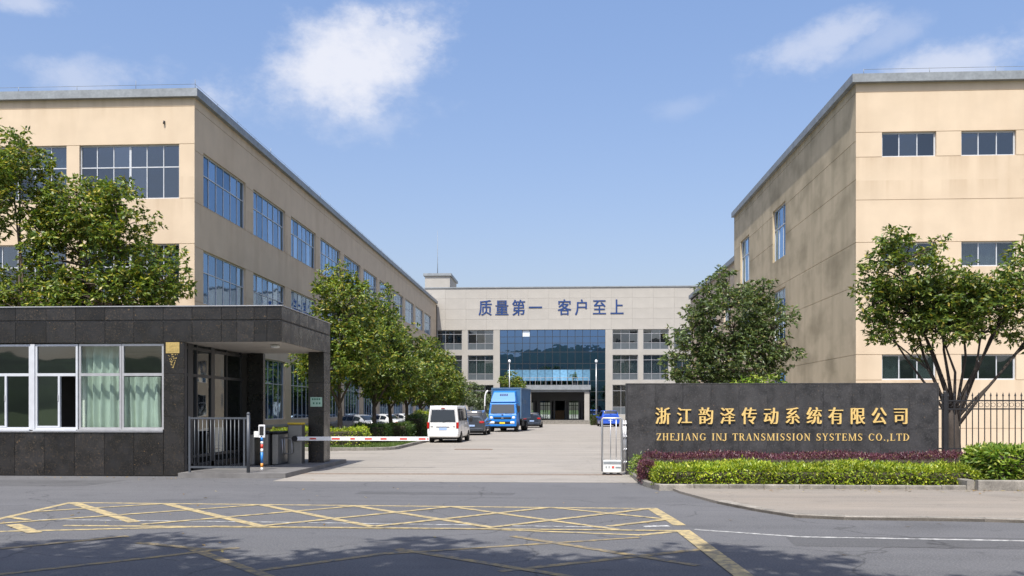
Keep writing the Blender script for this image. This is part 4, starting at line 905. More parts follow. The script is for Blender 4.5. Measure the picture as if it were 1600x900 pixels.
# plaque
pl = at(270, 543.5, GY); mb = MB(); mb.rbox(-.19, .19, -.02, 0, -.15, .15, .01); mb.box(-.1, .1, -.026, -.02, .04, .07); mb.box(-.13, -.03, -.026, -.02, -.1, -.0); mb.box(.03, .13, -.026, -.02, -.1, -.0); mb.box(-.02, .02, -.026, -.02, -.09, .01)
obj('plaque', mb, M['brass'], GH, W(GH, (pl.x, GY, pl.z)))
mb = MB(); r_ = random.Random(5)
for i in range(46):
    u, v = r_.gauss(0, .07), r_.uniform(0, .36); w = .10*(1-v/.4)
    x = max(-w*1.3, min(w*1.3, u)); s = r_.uniform(.008, .02); mb.add([(x-s, -.002-.0003*i, -v), (x+s*.6, -.002-.0003*i, -v-s), (x+s, -.002-.0003*i, -v+s)], [(0, 1, 2)])
obj('gold_flakes', mb, M['brass'], GH, W(GH, (pl.x, GY-.004, pl.z-.17)))
# notice on the pillar
n_ = at(494, 628, GB-.82); nt_ = empty('notice_board', (n_.x, GB-.81, n_.z), label='small pale green notice plate fixed to the black granite pillar', cat='notice')
mb = MB(); mb.rbox(-.19, .19, -.012, 0, -.15, .15, .006); obj('plate', mb, M['green_sign'], nt_)
mb = MB()
for k, (x, z) in enumerate([(-.13, .06), (-.06, .06), (.01, .06), (.08, .06), (-.1, -.07), (0, -.07), (.09, -.07)]): mb.box(x, x+.045, -.016, -.012, z, z+.055); 
obj('print', mb, M['dgreen'], nt_)
# ceiling lamp
c_ = at(428, 541, GY+1.0); mb = MB(); mb.lathe([(.02, .0), (.13, -.02), (.12, -.09), (.0, -.1)], 12); obj('ceiling_lamp', mb, M['off_white'], GH, W(GH, (c_.x, GY+1.1, zf)))
# platform
pc = gr(428, 751)
mb = MB(); mb.box(GX+.05, pc.x+.06, GY-.5, GY+6.2, .0, .13); M['plat'] = mat('worn_grey_platform_stone', (.15, .145, .14), .6, 3, .2, .2); plat = struct('porch_platform', mb, M['plat'])

# pedestrian gate
Yg = GY-.3
gx0, gx1 = X(295, Yg), X(388, Yg); zt_ = Z(652, 340, Yg); zb_ = .2
PG = empty('pedestrian_gate', (gx0, Yg, .13), label='slate grey barred pedestrian gate standing across the guardhouse porch', cat='gate')
mb = MB(); w = gx1-gx0
mb.box(0, w, -.02, .02, zt_-.13-.05, zt_-.13); mb.box(0, w, -.02, .02, .12, .17); mb.box(0, .05, -.025, .025, 0, zt_-.13+.02); mb.box(w-.13, w-.09, -.02, .02, .17, zt_-.18)
obj('frame', mb, M['grey_metal'], PG)
bmh = MB(); bmh.tube([(0,0,.17), (0,0,zt_-.18)], .014, 6); bme = bmh.mesh('bar'); bme.materials.append(M['grey_metal'])
for i in range(12): obj('bar', bme, None, PG, (.05+(w-.2)*(i+1)/13, 0, 0))
mb = MB(); mb.tube([(w, 0, -.12), (w, 0, zt_-.13+.06)], .045, 10); mb.lathe([(.03, 0), (.055, .04), (.03, .08), (0, .09)], 10, (w, 0, zt_-.13+.05)); obj('gate_post', mb, M['grey_metal'], PG)
# access post with reader
pp_ = gr(403.5, 743); AP = empty('access_reader_post', (pp_.x, pp_.y+.3, 0), label='banded red white and blue post carrying a face reader beside the pedestrian gate', cat='reader post')
yy = pp_.y+.3; q = [Z(y, 403, yy) for y in (743, 734, 726, 708, 698, 688, 678)]
cols_b = ['white', 'orange', 'blue', 'red', 'white', 'blue', 'red']
zb0 = 0; hts = [.12, .2, .32, .62, .72, .84, .92, 1.05]
for c0, (a, b) in zip(['white', 'orange', 'blue', 'white', 'red', 'white', 'blue'], zip(hts, hts[1:])):
    mb = MB(); mb.tube([(0,0,a), (0,0,b)], .036, 12); obj('band', mb, M[c0], AP)
mb = MB(); mb.rbox(-.09, .09, -.03, .03, 1.02, 1.38, .015); obj('reader_case', mb, M['white'], AP)
mb = MB(); mb.box(-.06, .06, -.036, -.03, 1.09, 1.34); mb.box(-.02, .02, -.036, -.03, 1.04, 1.07); obj('reader_screen', mb, M['under'], AP)
mb = MB(); mb.rbox(-.22, -.095, -.03, .03, 1.03, 1.2, .01); obj('card_box', mb, M['off_white'], AP)
mb = MB(); mb.rbox(-.22, -.0, -.12, .1, .0, .12, .02); 
# turnstiles
def turnstile(px, Y, h, w, lab):
    T_ = empty('turnstile', (X(px, Y), Y, .13), label=lab, cat='turnstile', group='turnstiles under the guardhouse canopy')
    mb = MB(); mb.rbox(-w/2, w/2, -.7, .7, 0, h, .04); obj('cabinet', mb, M['steel'], T_)
    mb = MB(); mb.rbox(-w/2-.02, w/2+.02, -.74, .74, h, h+.05, .02); obj('lid', mb, M['under'], T_)
    for k in (-.12, .12):
        mb = MB(); mb.tube([(w/2, k, h*.85), (w/2+.25, k, h*.8), (w/2+.27, k, .35), (w/2, k, .3)], .016, 6); obj('swing_arm', mb, M['alu'], T_)
turnstile(404, GY+3.4, .95, .2, 'dark steel turnstile cabinet nearest the glazed screen')
turnstile(424, GY+3.4, .95, .24, 'middle turnstile cabinet under the canopy right of the banded post')
turnstile(440, GY+3.6, .95, .2, 'turnstile cabinet just left of the tall steel barrier housing')
# barrier
bY = GB-1.35; bx = X(463, bY)
BR = empty('boom_barrier', (bx, bY, 0), label='white boom barrier with red marks lowered across the driveway', cat='barrier')
mb = MB(); mb.rbox(-.22, .22, -.2, .2, .1, 1.34, .03); mb.box(-.26, .26, -.24, .24, .0, .1); obj('housing', mb, M['steel'], BR)
mb = MB(); mb.rbox(-.23, .23, -.21, .21, 1.34, 1.4, .02); obj('housing_lid', mb, M['yellow'], BR)
bz = Z(685.5, 560, bY-.3); ax1 = X(671, bY-.3)-bx
mb = MB(); mb.rbox(.0, ax1, -.34, -.29, bz-.062, bz+.062, .01); obj('arm', mb, M['white'], BR)
for a, b in ((484, 494), (518.5, 531), (547.5, 554.5), (570, 581), (594.5, 604), (624.5, 636), (654, 665), (667.5, 669.5)):
    mb = MB(); mb.box(X(a, bY-.34)-bx, X(b, bY-.34)-bx, -.346, -.34, bz-.024, bz+.024); obj('red_mark', mb, M['red'], BR)
mb = MB(); mb.tube([(.05, -.2, bz), (.05, -.36, bz)], .09, 12); obj('pivot', mb, M['under'], BR)

# ---------------------------------------------------------------- SIGN WALL
SY = 24.8; sx0, sx1 = X(978.5, SY), X(1467, SY); sz = Z(598.5, 1200, SY)
SG = empty('sign_wall', (sx0, SY, 0), label='long charcoal granite sign wall with gold company lettering', cat='sign wall')
mb = MB(); mb.box(.02, sx1-sx0-.02, .03, .36, 0, sz-.03); obj('core', mb, M['dark_grout'], SG)
mb = MB(); mb.rbox(0, .03, .0, .38, 0.0, sz-.03, .004); obj('end_panel', mb, M['sgranite'], SG)
mb = MB(); mb.rbox(sx1-sx0-.03, sx1-sx0, .0, .38, 0.0, sz-.03, .004); obj('end_panel', mb, M['sgranite'], SG)
mb = MB(); mb.rbox(0, sx1-sx0, -.005, .385, sz-.028, sz, .006); obj('coping', mb, M['sgranite'], SG)
n = 11; e = [sx0+.032+(sx1-sx0-.064)*i/n for i in range(n+1)]
tiles(SG, (0, SY+.03, 0), 0, e, [0.0, sz*.5, sz-.03], mt='sgranite', d=.03, gap=.003, jit=.0008)
cxs = [1035.5+33.75*i for i in range(12)]
for ch, p in zip('浙江韵泽传动系统有限公司', cxs):
    mb, lo, hi = glyph_mesh(ch, .50, .84, -.006, .062, .02)
    obj('character', mb, M['gold'], SG, W(SG, (X(p, SY), SY-.002, Z(660.5, p, SY))))
# roman capitals with serifs, drawn as strokes
def capital(ch):
    mb = MB(); k = [0]
    th, tn, sf, sh = .15, .062, .09, .045      # thick, thin, serif reach, serif height
    def poly(p):
        k[0] += 1; y = -.05-.0025*k[0]; n = len(p); mb.add([(a, y, b) for a, b in p]+[(a, 0, b) for a, b in p], [tuple(range(n))]+[((i+1)%n, i, n+i, n+(i+1)%n) for i in range(n)])
    def rect(a, b, c, d): poly([(a, c), (b, c), (b, d), (a, d)])
    def stem(x, w=th, z0=0, z1=1, s0=1, s1=1):
        rect(x, x+w, z0, z1)
        if s0: rect(x-sf, x+w+sf, z0, z0+sh)
        if s1: rect(x-sf, x+w+sf, z1-sh, z1)
    def diag(x0, z0, x1, z1, w): poly([(x0, z0), (x0+w, z0), (x1+w, z1), (x1, z1)])
    def arc(cx, cz_, rx, rz, a0, a1, wv, wh, n=14):
        for i in range(n):
            t0, t1 = R(a0+(a1-a0)*i/n), R(a0+(a1-a0)*(i+1)/n)
            def pt(t, s): wx = wv; wz = wh; return (cx+(rx-s*wx)*math.cos(t), cz_+(rz-s*wz)*math.sin(t))
            poly([pt(t0, 0), pt(t1, 0), pt(t1, 1), pt(t0, 1)])
    w = .7
    if ch == 'Z': rect(.04, .6, 1-tn, 1); diag(.03, 0, .46, 1, th+.02); rect(.03, .6, 0, tn); rect(.04, .09, .76, 1); rect(.57, .62, 0, .24); w = .64
    elif ch == 'H': stem(.08); stem(.55); rect(.2, .57, .47, .53); w = .8
    elif ch == 'E': stem(.08); rect(.2, .58, 1-tn, 1); rect(.2, .6, 0, tn); rect(.2, .44, .47, .53); rect(.54, .59, .78, 1); rect(.57, .62, 0, .22); rect(.42, .47, .38, .62); w = .66
    elif ch == 'J': stem(.22, z0=.1, s0=0); arc(.12, .12, .25, .2, -180, 0, th, .08); w = .46
    elif ch == 'I': stem(.1); w = .36
    elif ch == 'A': diag(.05, 0, .33, 1, tn); diag(.55, 0, .3, 1, th); rect(.16, .56, .3, .35); rect(-.02, .2, 0, sh); rect(.48, .78, 0, sh); w = .76
    elif ch == 'N': stem(.1, tn, s1=0); stem(.62, tn, s0=0); diag(.6, 0, .06, 1, th); rect(0, .2, 1-sh, 1); w = .8
    elif ch == 'M': stem(.08, tn, s1=0); stem(.78, th); diag(.44, 0, .06, 1, th-.02); diag(.46, 0, .78, 1, tn); rect(0, .18, 1-sh, 1); w = 1.0
    elif ch == 'G': arc(.42, .5, .38, .51, 45, 330, th, .06, 20); rect(.6, .74, .08, .42); rect(.52, .82, .40, .44); rect(.66, .71, .72, .98); w = .84
    elif ch == 'C': arc(.42, .5, .38, .51, 45, 318, th, .06, 20); rect(.66, .71, .70, .98); w = .76
    elif ch == 'O': arc(.42, .5, .38, .51, 0, 360, th, .06, 26); w = .84
    elif ch == 'D': stem(.08); arc(.28, .5, .46, .5, -90, 90, th, tn, 18); rect(.2, .3, 1-tn, 1); rect(.2, .3, 0, tn); w = .8
    elif ch == 'R': stem(.08); arc(.3, .74, .3, .26, -90, 90, th-.02, tn, 12); rect(.2, .32, 1-tn, 1); rect(.2, .32, .48, .48+tn); diag(.56, 0, .3, .5, th); rect(.52, .76, 0, sh); w = .74
    elif ch == 'T': stem(.26, s1=0); rect(.02, .66, 1-tn, 1); rect(.0, .05, .76, 1); rect(.63, .68, .76, 1); w = .68
    elif ch == 'L': stem(.08); rect(.2, .58, 0, tn); rect(.56, .61, 0, .26); w = .64
    elif ch == 'Y': stem(.29, z1=.48, s1=0); diag(.29, .46, .04, 1, th); diag(.38, .46, .6, 1, tn); rect(-.04, .26, 1-sh, 1); rect(.5, .74, 1-sh, 1); w = .72
    elif ch == 'S': arc(.3, .745, .24, .265, 40, 250, th-.02, .06, 12); arc(.3, .265, .26, .275, -140, 70, th-.02, .06, 12); diag(.36, .33, .12, .6, .2); rect(.5, .55, .72, .98); rect(.04, .09, .02, .28); w = .62
    elif ch == '.': rect(.04, .2, 0, .15); w = .26
    elif ch == ',': rect(.04, .2, 0, .15); diag(.05, -.18, .12, 0, .06); w = .26
    elif ch == ' ': w = .42
    return mb, w
txt = 'ZHEJIANG INJ TRANSMISSION SYSTEMS CO.,LTD'
caps = {c: capital(c) for c in set(txt)}
hc = Z(677.3, 1200, SY)-Z(688.2, 1200, SY); x_a, x_b = X(1025.5, SY), X(1421, SY); trk = .15
tw = sum(caps[c][1]+trk for c in txt)-trk; sc_x = (x_b-x_a)/tw
cm = {}
x = x_a
for c in txt:
    if c != ' ':
        if c not in cm:
            b = caps[c][0]; b.v = [(vx*sc_x, vy*.12, vz*hc) for vx, vy, vz in b.v]; cm[c] = b.mesh('letter'); cm[c].materials.append(M['gold'])
        obj('letter', cm[c], None, SG, W(SG, (x, SY-.002, Z(688.2, 1200, SY))))
    x += (caps[c][1]+trk)*sc_x
# folding gate at the sign's left end
FY = 24.72; fx0, fx1 = X(941, FY), X(972, FY); fz = Z(653.5, 955, FY)
FG = empty('folding_gate', (fx0, FY, 0), label='retracted silver folding gate parked against the left end of the sign wall', cat='gate')
w = fx1-fx0
mb = MB(); mb.tube([(0, 0, .1), (0, 0, fz-.03), (.03, 0, fz), (w-.03, 0, fz), (w, 0, fz-.03), (w, 0, .1)], .026, 8); mb.tube([(0, .28, .1), (0, .28, fz-.03), (.03, .28, fz), (w-.03, .28, fz), (w, .28, fz-.03), (w, .28, .1)], .02, 8); obj('end_frame', mb, M['silver'], FG)
for q in (.42, .70):
    mb = MB(); mb.tube([(w*q, 0, .38), (w*q, 0, fz)], .013, 6); obj('upright', mb, M['silver'], FG)
mb = MB(); mb.rbox(.02, w-.02, -.06, .34, .07, .40, .02); obj('motor_box', mb, M['off_white'], FG)
mb = MB(); mb.box(.03, w-.03, -.068, -.061, .31, .385); obj('motor_grille', mb, M['coping'], FG)
mb = MB(); mb.box(.09, .12, -.068, -.061, .20, .25); mb.box(.17, .2, -.068, -.061, .20, .25); mb.box(.36, .50, -.068, -.061, .2, .235); obj('print', mb, M['coping'], FG)
mb = MB(); mb.box(.26, .32, -.068, -.061, .195, .25); obj('red_mark', mb, M['red'], FG)
for q in (.1, .45, .8):
    mb = MB(); mb.tube([(w*q, -.04, .045), (w*q, .0, .045)], .045, 12); obj('wheel', mb, M['rubber'], FG)
for k in range(2):
    mb = MB(); xx = w+.05+.055*k; yk = .42*0
    mb.tube([(xx, .02, .1), (xx, .02, fz-.06)], .017, 6); mb.tube([(xx, .26, .1), (xx, .26, fz-.06)], .017, 6)
    for z in (.35, .7, 1.05, 1.4): mb.tube([(xx-.02, -.0, z-.04), (xx+.02, .0, z+.04)], .02, 5)
    obj('folded_leaf', mb, M['silver'] if k % 2 else M['alu'], FG)

# ---------------------------------------------------------------- iron fence
FNY = 26.6; fx = X(1471, FNY)
FE = empty('iron_fence', (fx, FNY, 0), label='black iron picket fence running right from the sign wall', cat='fence')
mb = MB(); z_ = [Z(y, 1500, FNY) for y in (701, 639, 626, 613.5)]; FLn = 14
for z in z_[:3]: mb.box(-.6, FLn, -.02, .02, z-.02, z+.02)
obj('rail', mb, M['black_metal'], FE)
g = MB(); g.box(-.011, .011, -.011, .011, .05, z_[3]-.1); g.add([(-.022,-.022,z_[3]-.1),(.022,-.022,z_[3]-.1),(.022,.022,z_[3]-.1),(-.022,.022,z_[3]-.1),(0,0,z_[3]+.02)], [(0,1,4),(1,2,4),(2,3,4),(3,0,4),(3,2,1,0)])
pm_ = g.mesh('picket'); pm_.materials.append(M['black_metal']); i = 0; xx = -.5
while xx < FLn: obj('picket', pm_, None, FE, (xx, 0, 0)); xx += .172
g = MB(); r0 = .06
for i in range(int(FLn/.172)): 
    cx = i*.172+.086; pts = [(cx+r0*math.cos(t), 0, (z_[1]+z_[2])/2+r0*math.sin(t)) for t in [2*PI*k/8 for k in range(9)]]; g.tube(pts, .007, 4, cap=False)
tag(obj('ring_ornament', g, M['black_metal'], FE), kind='stuff')
for x in (.1, 2.9*1.0+.1, 5.8, 8.7, 11.6):
    mb = MB(); mb.rbox(x-.055, x+.055, -.055, .055, 0, z_[3]-.02, .008); mb.lathe([(.05, 0), (.06, .04), (.0, .09)], 8, (x, 0, z_[3]-.02)); obj('fence_post', mb, M['black_metal'], FE)

# ---------------------------------------------------------------- planting
hedge('clipped_hedge', X(1021, 20.9), X(1523, 20.6), 20.42, 22.1, .06, .47, 30000, .085, .032, M['leaf_hedge'], 'long lime green clipped hedge in front of the sign wall', seed=3, bump=.075)
hedge('purple_hedge', X(1000, 23.5), X(1552, 23.5), 22.35, 24.15, .06, .64, 26000, .06, .022, M['leaf_purple'], 'long purple leaved hedge between the lime hedge and the sign wall', seed=4, bump=.06)
hedge('purple_hedge', X(1000, 22.2), X(1021, 21.5), 21.3, 22.4, .06, .50, 3500, .06, .022, M['leaf_purple'], 'short purple hedge end turning the corner nearest the folding gate', seed=5, bump=.05)
hedge('broad_leaf_bush', X(1524, 21.6), 12.8, 20.55, 22.3, .12, .84, 9000, .14, .055, M['leaf_bush'], 'bright broad leaved bush in the raised planter at the right edge', cat='bush', seed=6, bump=.06)
hedge('corner_shrub', X(990, 24.1), X(1000, 24.1), 23.2, 24.4, .06, .50, 700, .07, .03, M['leaf_bush'], 'small yellow green shrub at the foot of the sign wall left end', cat='shrub', seed=8, bump=.08)
pl_y = 20.0
kerb([(X(1523, pl_y), pl_y+.75), (X(1523, pl_y), pl_y), (14, pl_y)], w=.16, h=.27, seg=1.3, side=-1)
# left strip hedges
hedge('low_hedge', -13.6, X(566, 41.5), 41.0, 43.2, .1, .86, 6500, .10, .04, M['leaf_hedge'], 'yellow green low hedge at the front of the lawn beside the pillar', group='hedges on the lawn strip', seed=9, bump=.1)
hedge('low_hedge', X(556, 45.5), X(608, 45.5), 44.6, 46.6, .1, 1.0, 6500, .10, .04, M['leaf_dark'], 'dark green low hedge with lighter right end behind the yellow hedge', group='hedges on the lawn strip', seed=10, bump=.1)
hedge('low_hedge', X(608, 49), X(640, 49), 48, 50.4, .1, 1.0, 4500, .10, .04, M['leaf_dark'], 'dark green hedge in front of the second parked car', group='hedges on the lawn strip', seed=11, bump=.1)
hedge('round_bush', X(640, 53), X(665, 53), 51.6, 54, .1, 1.35, 4500, .10, .04, M['leaf_dark'], 'rounded green bush just left of the white van', cat='bush', group='bushes on the lawn strip', seed=12, bump=.12)
hedge('round_bush', X(654, 60), X(676, 60), 58, 61, .1, 1.6, 4000, .10, .045, M['leaf_hedge'], 'taller lime bush behind the rounded bush beside the van', cat='bush', group='bushes on the lawn strip', seed=13, bump=.12)
hedge('small_bush', X(756, 78), X(764, 78), 76, 79, .0, 1.2, 1800, .12, .05, M['leaf_hedge'], 'lime green bush at the left front wheel of the blue truck', cat='bush', seed=15, bump=.15)
hedge('round_bush', X(923, 104), X(936, 104), 103, 104.2, .0, 1.15, 2200, .12, .05, M['leaf_dark'], 'clipped cube bush at the foot of the right hand flagpole', cat='bush', seed=14, bump=.08)
# lawn blades
rng = np.random.default_rng(2); n = 24000
P = np.stack([rng.uniform(-14.5, LX1-.2, n), rng.uniform(LY+.2, 52, n), np.full(n, .11)], 1)
ok = ~((P[:, 0] > LX1-1.6) & (P[:, 1] < LY+1.6) & ((P[:, 0]-LX1+1.6)**2+(P[:, 1]-LY-1.6)**2 > 1.35**2)); P = P[ok]; n = len(P)
D = np.stack([rng.normal(0, .35, n), rng.normal(0, .35, n), np.ones(n)], 1)
tag(obj('grass', leaf_mesh('grass', leaves(rng, P, D, .075, .02, 0)), M['blade']), 'short green grass on the kerbed lawn strip', 'grass', kind='stuff')

rng = np.random.default_rng(12); n = 260
P = np.stack([np.concatenate([rng.uniform(2, 12, 120), rng.uniform(-9, 9, 60), rng.uniform(-25, -10, 80)]), np.concatenate([20-np.abs(rng.normal(0, .35, 120)), rng.uniform(11, 23, 60), 23.4-np.abs(rng.normal(0, .5, 80))]), np.concatenate([np.full(120, .062), np.full(60, .014), np.full(80, .014)])], 1)
D = np.stack([rng.normal(0, 1, n), rng.normal(0, 1, n), np.zeros(n)], 1)
P[:120, 2] = np.where(P[:120, 0] > 4.2, .072, .02)
tag(obj('leaf_litter', leaf_mesh('leaf_litter', leaves(rng, P, D, .09, .04, 3)), M['leaf_litter']), 'scattered dry leaves along the kerb and the road', 'fallen leaves', kind='stuff')
# trees behind the guardhouse
tree('broadleaf_tree', (-17.6, 33, 0), 3.6, .2, [(-.3,0,7.7,2.1,1.9,2.0), (-.7,.2,9.2,1.5,1.4,1.5), (1.0,0,9.0,1.3,1.3,1.6), (2.7,-.2,6.9,1.05,1.1,1.35), (.6,-.5,6.0,2.0,1.5,1.3), (-1.8,.3,6.2,1.4,1.4,1.5), (1.7,.2,6.0,1.5,1.3,1.2)],
     320, 19, .18, .08, M['leaf_a'], M['bark'], 'full yellow green tree behind the guardhouse roof, widest of the three there', 'trees behind the guardhouse', 21)
tree('broadleaf_tree', (-20.1, 32.2, 0), 3.4, .17, [(.1,0,10.9,1.0,1.1,1.1), (-.1,0,9.8,1.3,1.2,1.2), (-1.6,.3,6.0,1.2,1.2,1.5), (.3,-.1,5.6,1.3,1.2,1.0), (.9,.2,8.2,.8,.8,.8)],
     150, 18, .18, .078, M['leaf_a'], M['bark'], 'slimmer open tree left of the widest one behind the guardhouse', 'trees behind the guardhouse', 22)
tree('broadleaf_tree', (-22.4, 33.5, 0), 4, .2, [(.7,0,11.7,1.0,1.1,1.4), (-.9,0,10,1.6,1.6,1.8), (.1,0,8.9,1.0,1,.9), (-1,0,6,1.8,1.6,1.6)],
     150, 18, .18, .078, M['leaf_b'], M['bark'], 'darker tall tree cut by the left edge of the picture', 'trees behind the guardhouse', 23)
# the row on the lawn strip
rowt = [(-10.9, 44, 9.1, 2.05, 'frontmost and tallest tree of the lawn row, forked trunk beside the granite pillar'), (-10.3, 49.5, 8.7, 1.9, 'second tree of the lawn row, behind the tallest'),
        (-10.4, 55, 7.6, 1.8, 'third tree of the lawn row, in front of the second parked car'), (-10.4, 60.5, 7.5, 1.9, 'fourth tree of the lawn row, left of the van roof'),
        (-10.3, 67, 7.6, 2.0, 'fifth tree of the lawn row, above the white van'), (-10.7, 75, 7.7, 1.9, 'sixth tree of the lawn row, behind the van'), (-10.8, 83, 7.3, 1.9, 'last tree of the lawn row, nearest the office block')]
for i, (x, y, h, r, lb) in enumerate(rowt):
    rn = random.Random(40+i); j = lambda a: rn.uniform(-a, a)
    bl = [(j(.3), 0, h*.52, r, r, h*.24), (j(.4), j(.3), h*.72, r*.78, r*.8, h*.19), (j(.2), 0, h*.86, r*.48, r*.5, h*.13), (-r*.6, j(.3), h*.46, r*.6, r*.6, h*.15), (r*.65, j(.3), h*.50, r*.6, r*.6, h*.15), (j(.5), -r*.5, h*.42, r*.7, r*.6, h*.12)]
    tree('broadleaf_tree', (x, y, .1), 2.1, .13, bl, 210 if i < 3 else 130, 19 if i < 3 else 15, .195 if i < 3 else .23, .082 if i < 3 else .10, M['leaf_a' if i % 2 == 0 else 'leaf_b'], M['bark'], lb, 'row of trees on the lawn strip', 50+i, lean=(j(.25), j(.2)), crad=.45)
tree('willow_shrub', (X(735, 96), 96, 0), 1.4, .12, [(0,0,3.4,1.9,1.8,1.4), (1.2,0,2.6,1.5,1.4,1.1), (-1.5,0,2.8,1.5,1.4,1.2)], 90, 12, .30, .07, M['leaf_w'], M['bark'], 'pale grey green willow like tree behind the parked cars and left of the truck', None, 71, droop=.8)
tree('small_tree', (X(712, 88), 88, 0), 1.3, .1, [(0,0,3.2,2.0,1.5,1.2), (-1.2,0,2.5,1.2,1.2,1)], 70, 12, .28, .10, M['leaf_w'], M['bark'], 'low pale tree behind the dark people carrier', None, 75, droop=.6)
tree('small_tree', (X(797, 111), 111, 0), 2.6, .1, [(0,0,5.2,1.3,1.2,1.2), (.9,0,5.0,.8,.8,.8)], 50, 12, .28, .10, M['leaf_b'], M['bark'], 'small green tree rising behind the blue truck against the curtain wall', None, 72)
# tree between sign and right block
tree('bushy_tree', (6.6, 34, 0), 1.5, .16, [(-.1,0,5.2,1.5,1.6,1.25), (-1.6,0,4.4,.9,1.1,1.1), (-2.0,0,3.4,.65,.8,.9), (1.3,0,5.0,1.0,1.2,.95), (1.9,0,4.4,.55,.8,.7), (-.4,0,6.4,.5,.6,.65), (-1.3,0,5.9,.4,.5,.7), (.8,0,6.1,.55,.6,.6), (0,-.3,3.4,1.7,1.5,1.0), (-.9,0,2.9,1.2,1,.8), (1.2,.1,3.6,.8,.9,.6)],
     360, 13, .16, .068, M['leaf_c'], M['bark'], 'bushy olive green tree above the left half of the sign wall', None, 81, crad=.36, stems=3, fork_low=.5)
tree('low_bush', (6.9, 31.5, 0), .9, .08, [(0,0,2.3,.95,.8,.62)], 40, 12, .17, .07, M['leaf_bush'], M['bark'], 'bright yellow green bush just showing above the sign wall below the olive tree', None, 82, crad=.3)
# tree by the fence
tree('spreading_tree', (12.25, 28.6, .05), 1.75, .21, [(-1.5,0,6.0,1.35,1.3,1.0), (-1.1,.1,4.9,1.3,1.2,.8), (-.5,-.2,4.3,1.0,1.0,.6), (.2,0,5.6,.9,1,.7), (-2.5,0,5.2,.6,.8,.75), (-.3,0,5.2,1.0,1.2,.85), (-1.9,0,7.0,.55,.6,.38), (-.7,0,6.85,.35,.5,.38), (.9,0,4.9,.9,1.1,.8), (1.7,0,5.3,.95,1.2,.95), (2.3,0,6.5,.6,.7,.5), (2.2,0,4.1,.6,.9,.6), (-2.2,0,4.3,.4,.6,.4), (3.2,0,5.4,1,1,1), (-1.2,0,3.7,.45,.5,.4)],
     430, 13, .155, .068, M['leaf_b'], M['dbark'], 'spreading dark stemmed tree behind the iron fence at the right', None, 83, crad=.34, stems=1, fork_low=.6, twigs=.6, limb=.62)
# street trees on the near side of the road; their shade lies on the asphalt
for i, (x, y, h, r, lb) in enumerate([(-7.6, 4.1, 12.4, 2.4, 'street tree whose shade falls on the road at the left'), (-3.2, 3.6, 12.8, 2.4, 'street tree whose shade falls on the middle of the road'), (.2, 3.4, 12.9, 2.1, 'street tree whose shade tops the faded box marking'), (3.3, 1.9, 11.9, 1.9, 'street tree whose shade touches the road at right')]):
    o_ = y+.8; bl = [(0,.6+o_,h*.74,r,r,h*.16), (r*.7,.8+o_,h*.66,r*.7,r*.8,h*.12), (-r*.8,1.0+o_,h*.68,r*.7,r*.8,h*.12), (.3,1.4+o_,h*.86,r*.7,r*.8,h*.10), (-.6,.4+o_,h*.93,r*.5,r*.5,h*.08), (0,.8,h*.7,r*.9,r,h*.12)]
    tree('street_tree', (x, -1.8, 0), 5.6, .2, bl, 230, 12, .26, .12, M['leaf_b'], M['bark'], lb, 'street trees on the near side of the road', 90+i, crad=.55)
# wooded hills behind the viewer, mirrored in the curtain wall
rng = np.random.default_rng(5); nx_, ny_ = 130, 26; V = []
for j in range(ny_):
    for i in range(nx_):
        u = i/(nx_-1)*2-1; v = j/(ny_-1); x = u*1700; y = -520-v*700
        hgt = (math.sin(v*PI)**.7)*(58+11*math.sin(u*9+1)+9*math.sin(u*21+2)+4*math.sin(u*47)) + (rng.normal(0, 1.6) if 0 < j < ny_-1 else 0)
        V.append((x, y, max(-1, hgt) if 0 < j < ny_-1 else -1))
mb = MB(); mb.add(V, [(j*nx_+i, j*nx_+i+1, (j+1)*nx_+i+1, (j+1)*nx_+i) for j in range(ny_-1) for i in range(nx_-1)], True)
struct('hills', mb, M['hill'])

# ---------------------------------------------------------------- poles
for px, lb in ((796, 'left hand white flagpole, rising behind the blue truck'), (931.5, 'right hand white flagpole, rising from the cube shaped bush')):
    Yp = 106; zt_ = Z(566, px, Yp); fp = empty('flagpole', (X(px, Yp), Yp, 0), label=lb, cat='flagpole', group='flagpoles in front of the office block')
    mb = MB(); mb.tube([(0,0,0), (0,0,zt_)], [.075, .045], 10); obj('pole', mb, M['silver'], fp)
    mb = MB(); mb.lathe([(.0, -.1), (.14, .0), (.17, .12), (.12, .26), (0, .34)], 12, (0, 0, zt_)); obj('finial', mb, M['white'], fp)
    mb = MB(); mb.rbox(-.3, .3, -.3, .3, 0, .3, .04); obj('base', mb, M['grey_stone'], fp)
Yp = 80; lp = empty('curved_post', (X(757.5, Yp), Yp, 0), label='white curved topped post beside the left side of the blue truck', cat='post')
mb = MB(); zt_ = Z(610, 760, Yp); mb.tube([(0,0,0), (0,0,zt_*.72), (.03,0,zt_*.86), (.12,0,zt_*.95), (.28,0,zt_)], .07, 8); obj('tube', mb, M['white'], lp)
mb = MB(); mb.rbox(-.22, .22, -.22, .22, 0, .12, .02); obj('base', mb, M['grey_stone'], lp)
mb = MB(); mb.lathe([(.16, 0), (.22, .32), (.24, .34), (.2, .34), (.0, .3)], 12); ptl = empty('potted_plant', (X(898, cyf+1), cyf+1.5, zc1), label='dark potted shrub standing on the entrance canopy', cat='potted plant'); obj('pot', mb, M['dark_frame'], ptl)
rg = np.random.default_rng(9); P, D = rosettes(rg, np.array([(0, 0, .95), (.15, 0, 1.2), (-.2, 0, 1.15)]), .4, 10, 6); obj('foliage', leaf_mesh('foliage', leaves(rg, P, D, .25, .1)), M['leaf_dark'], ptl)

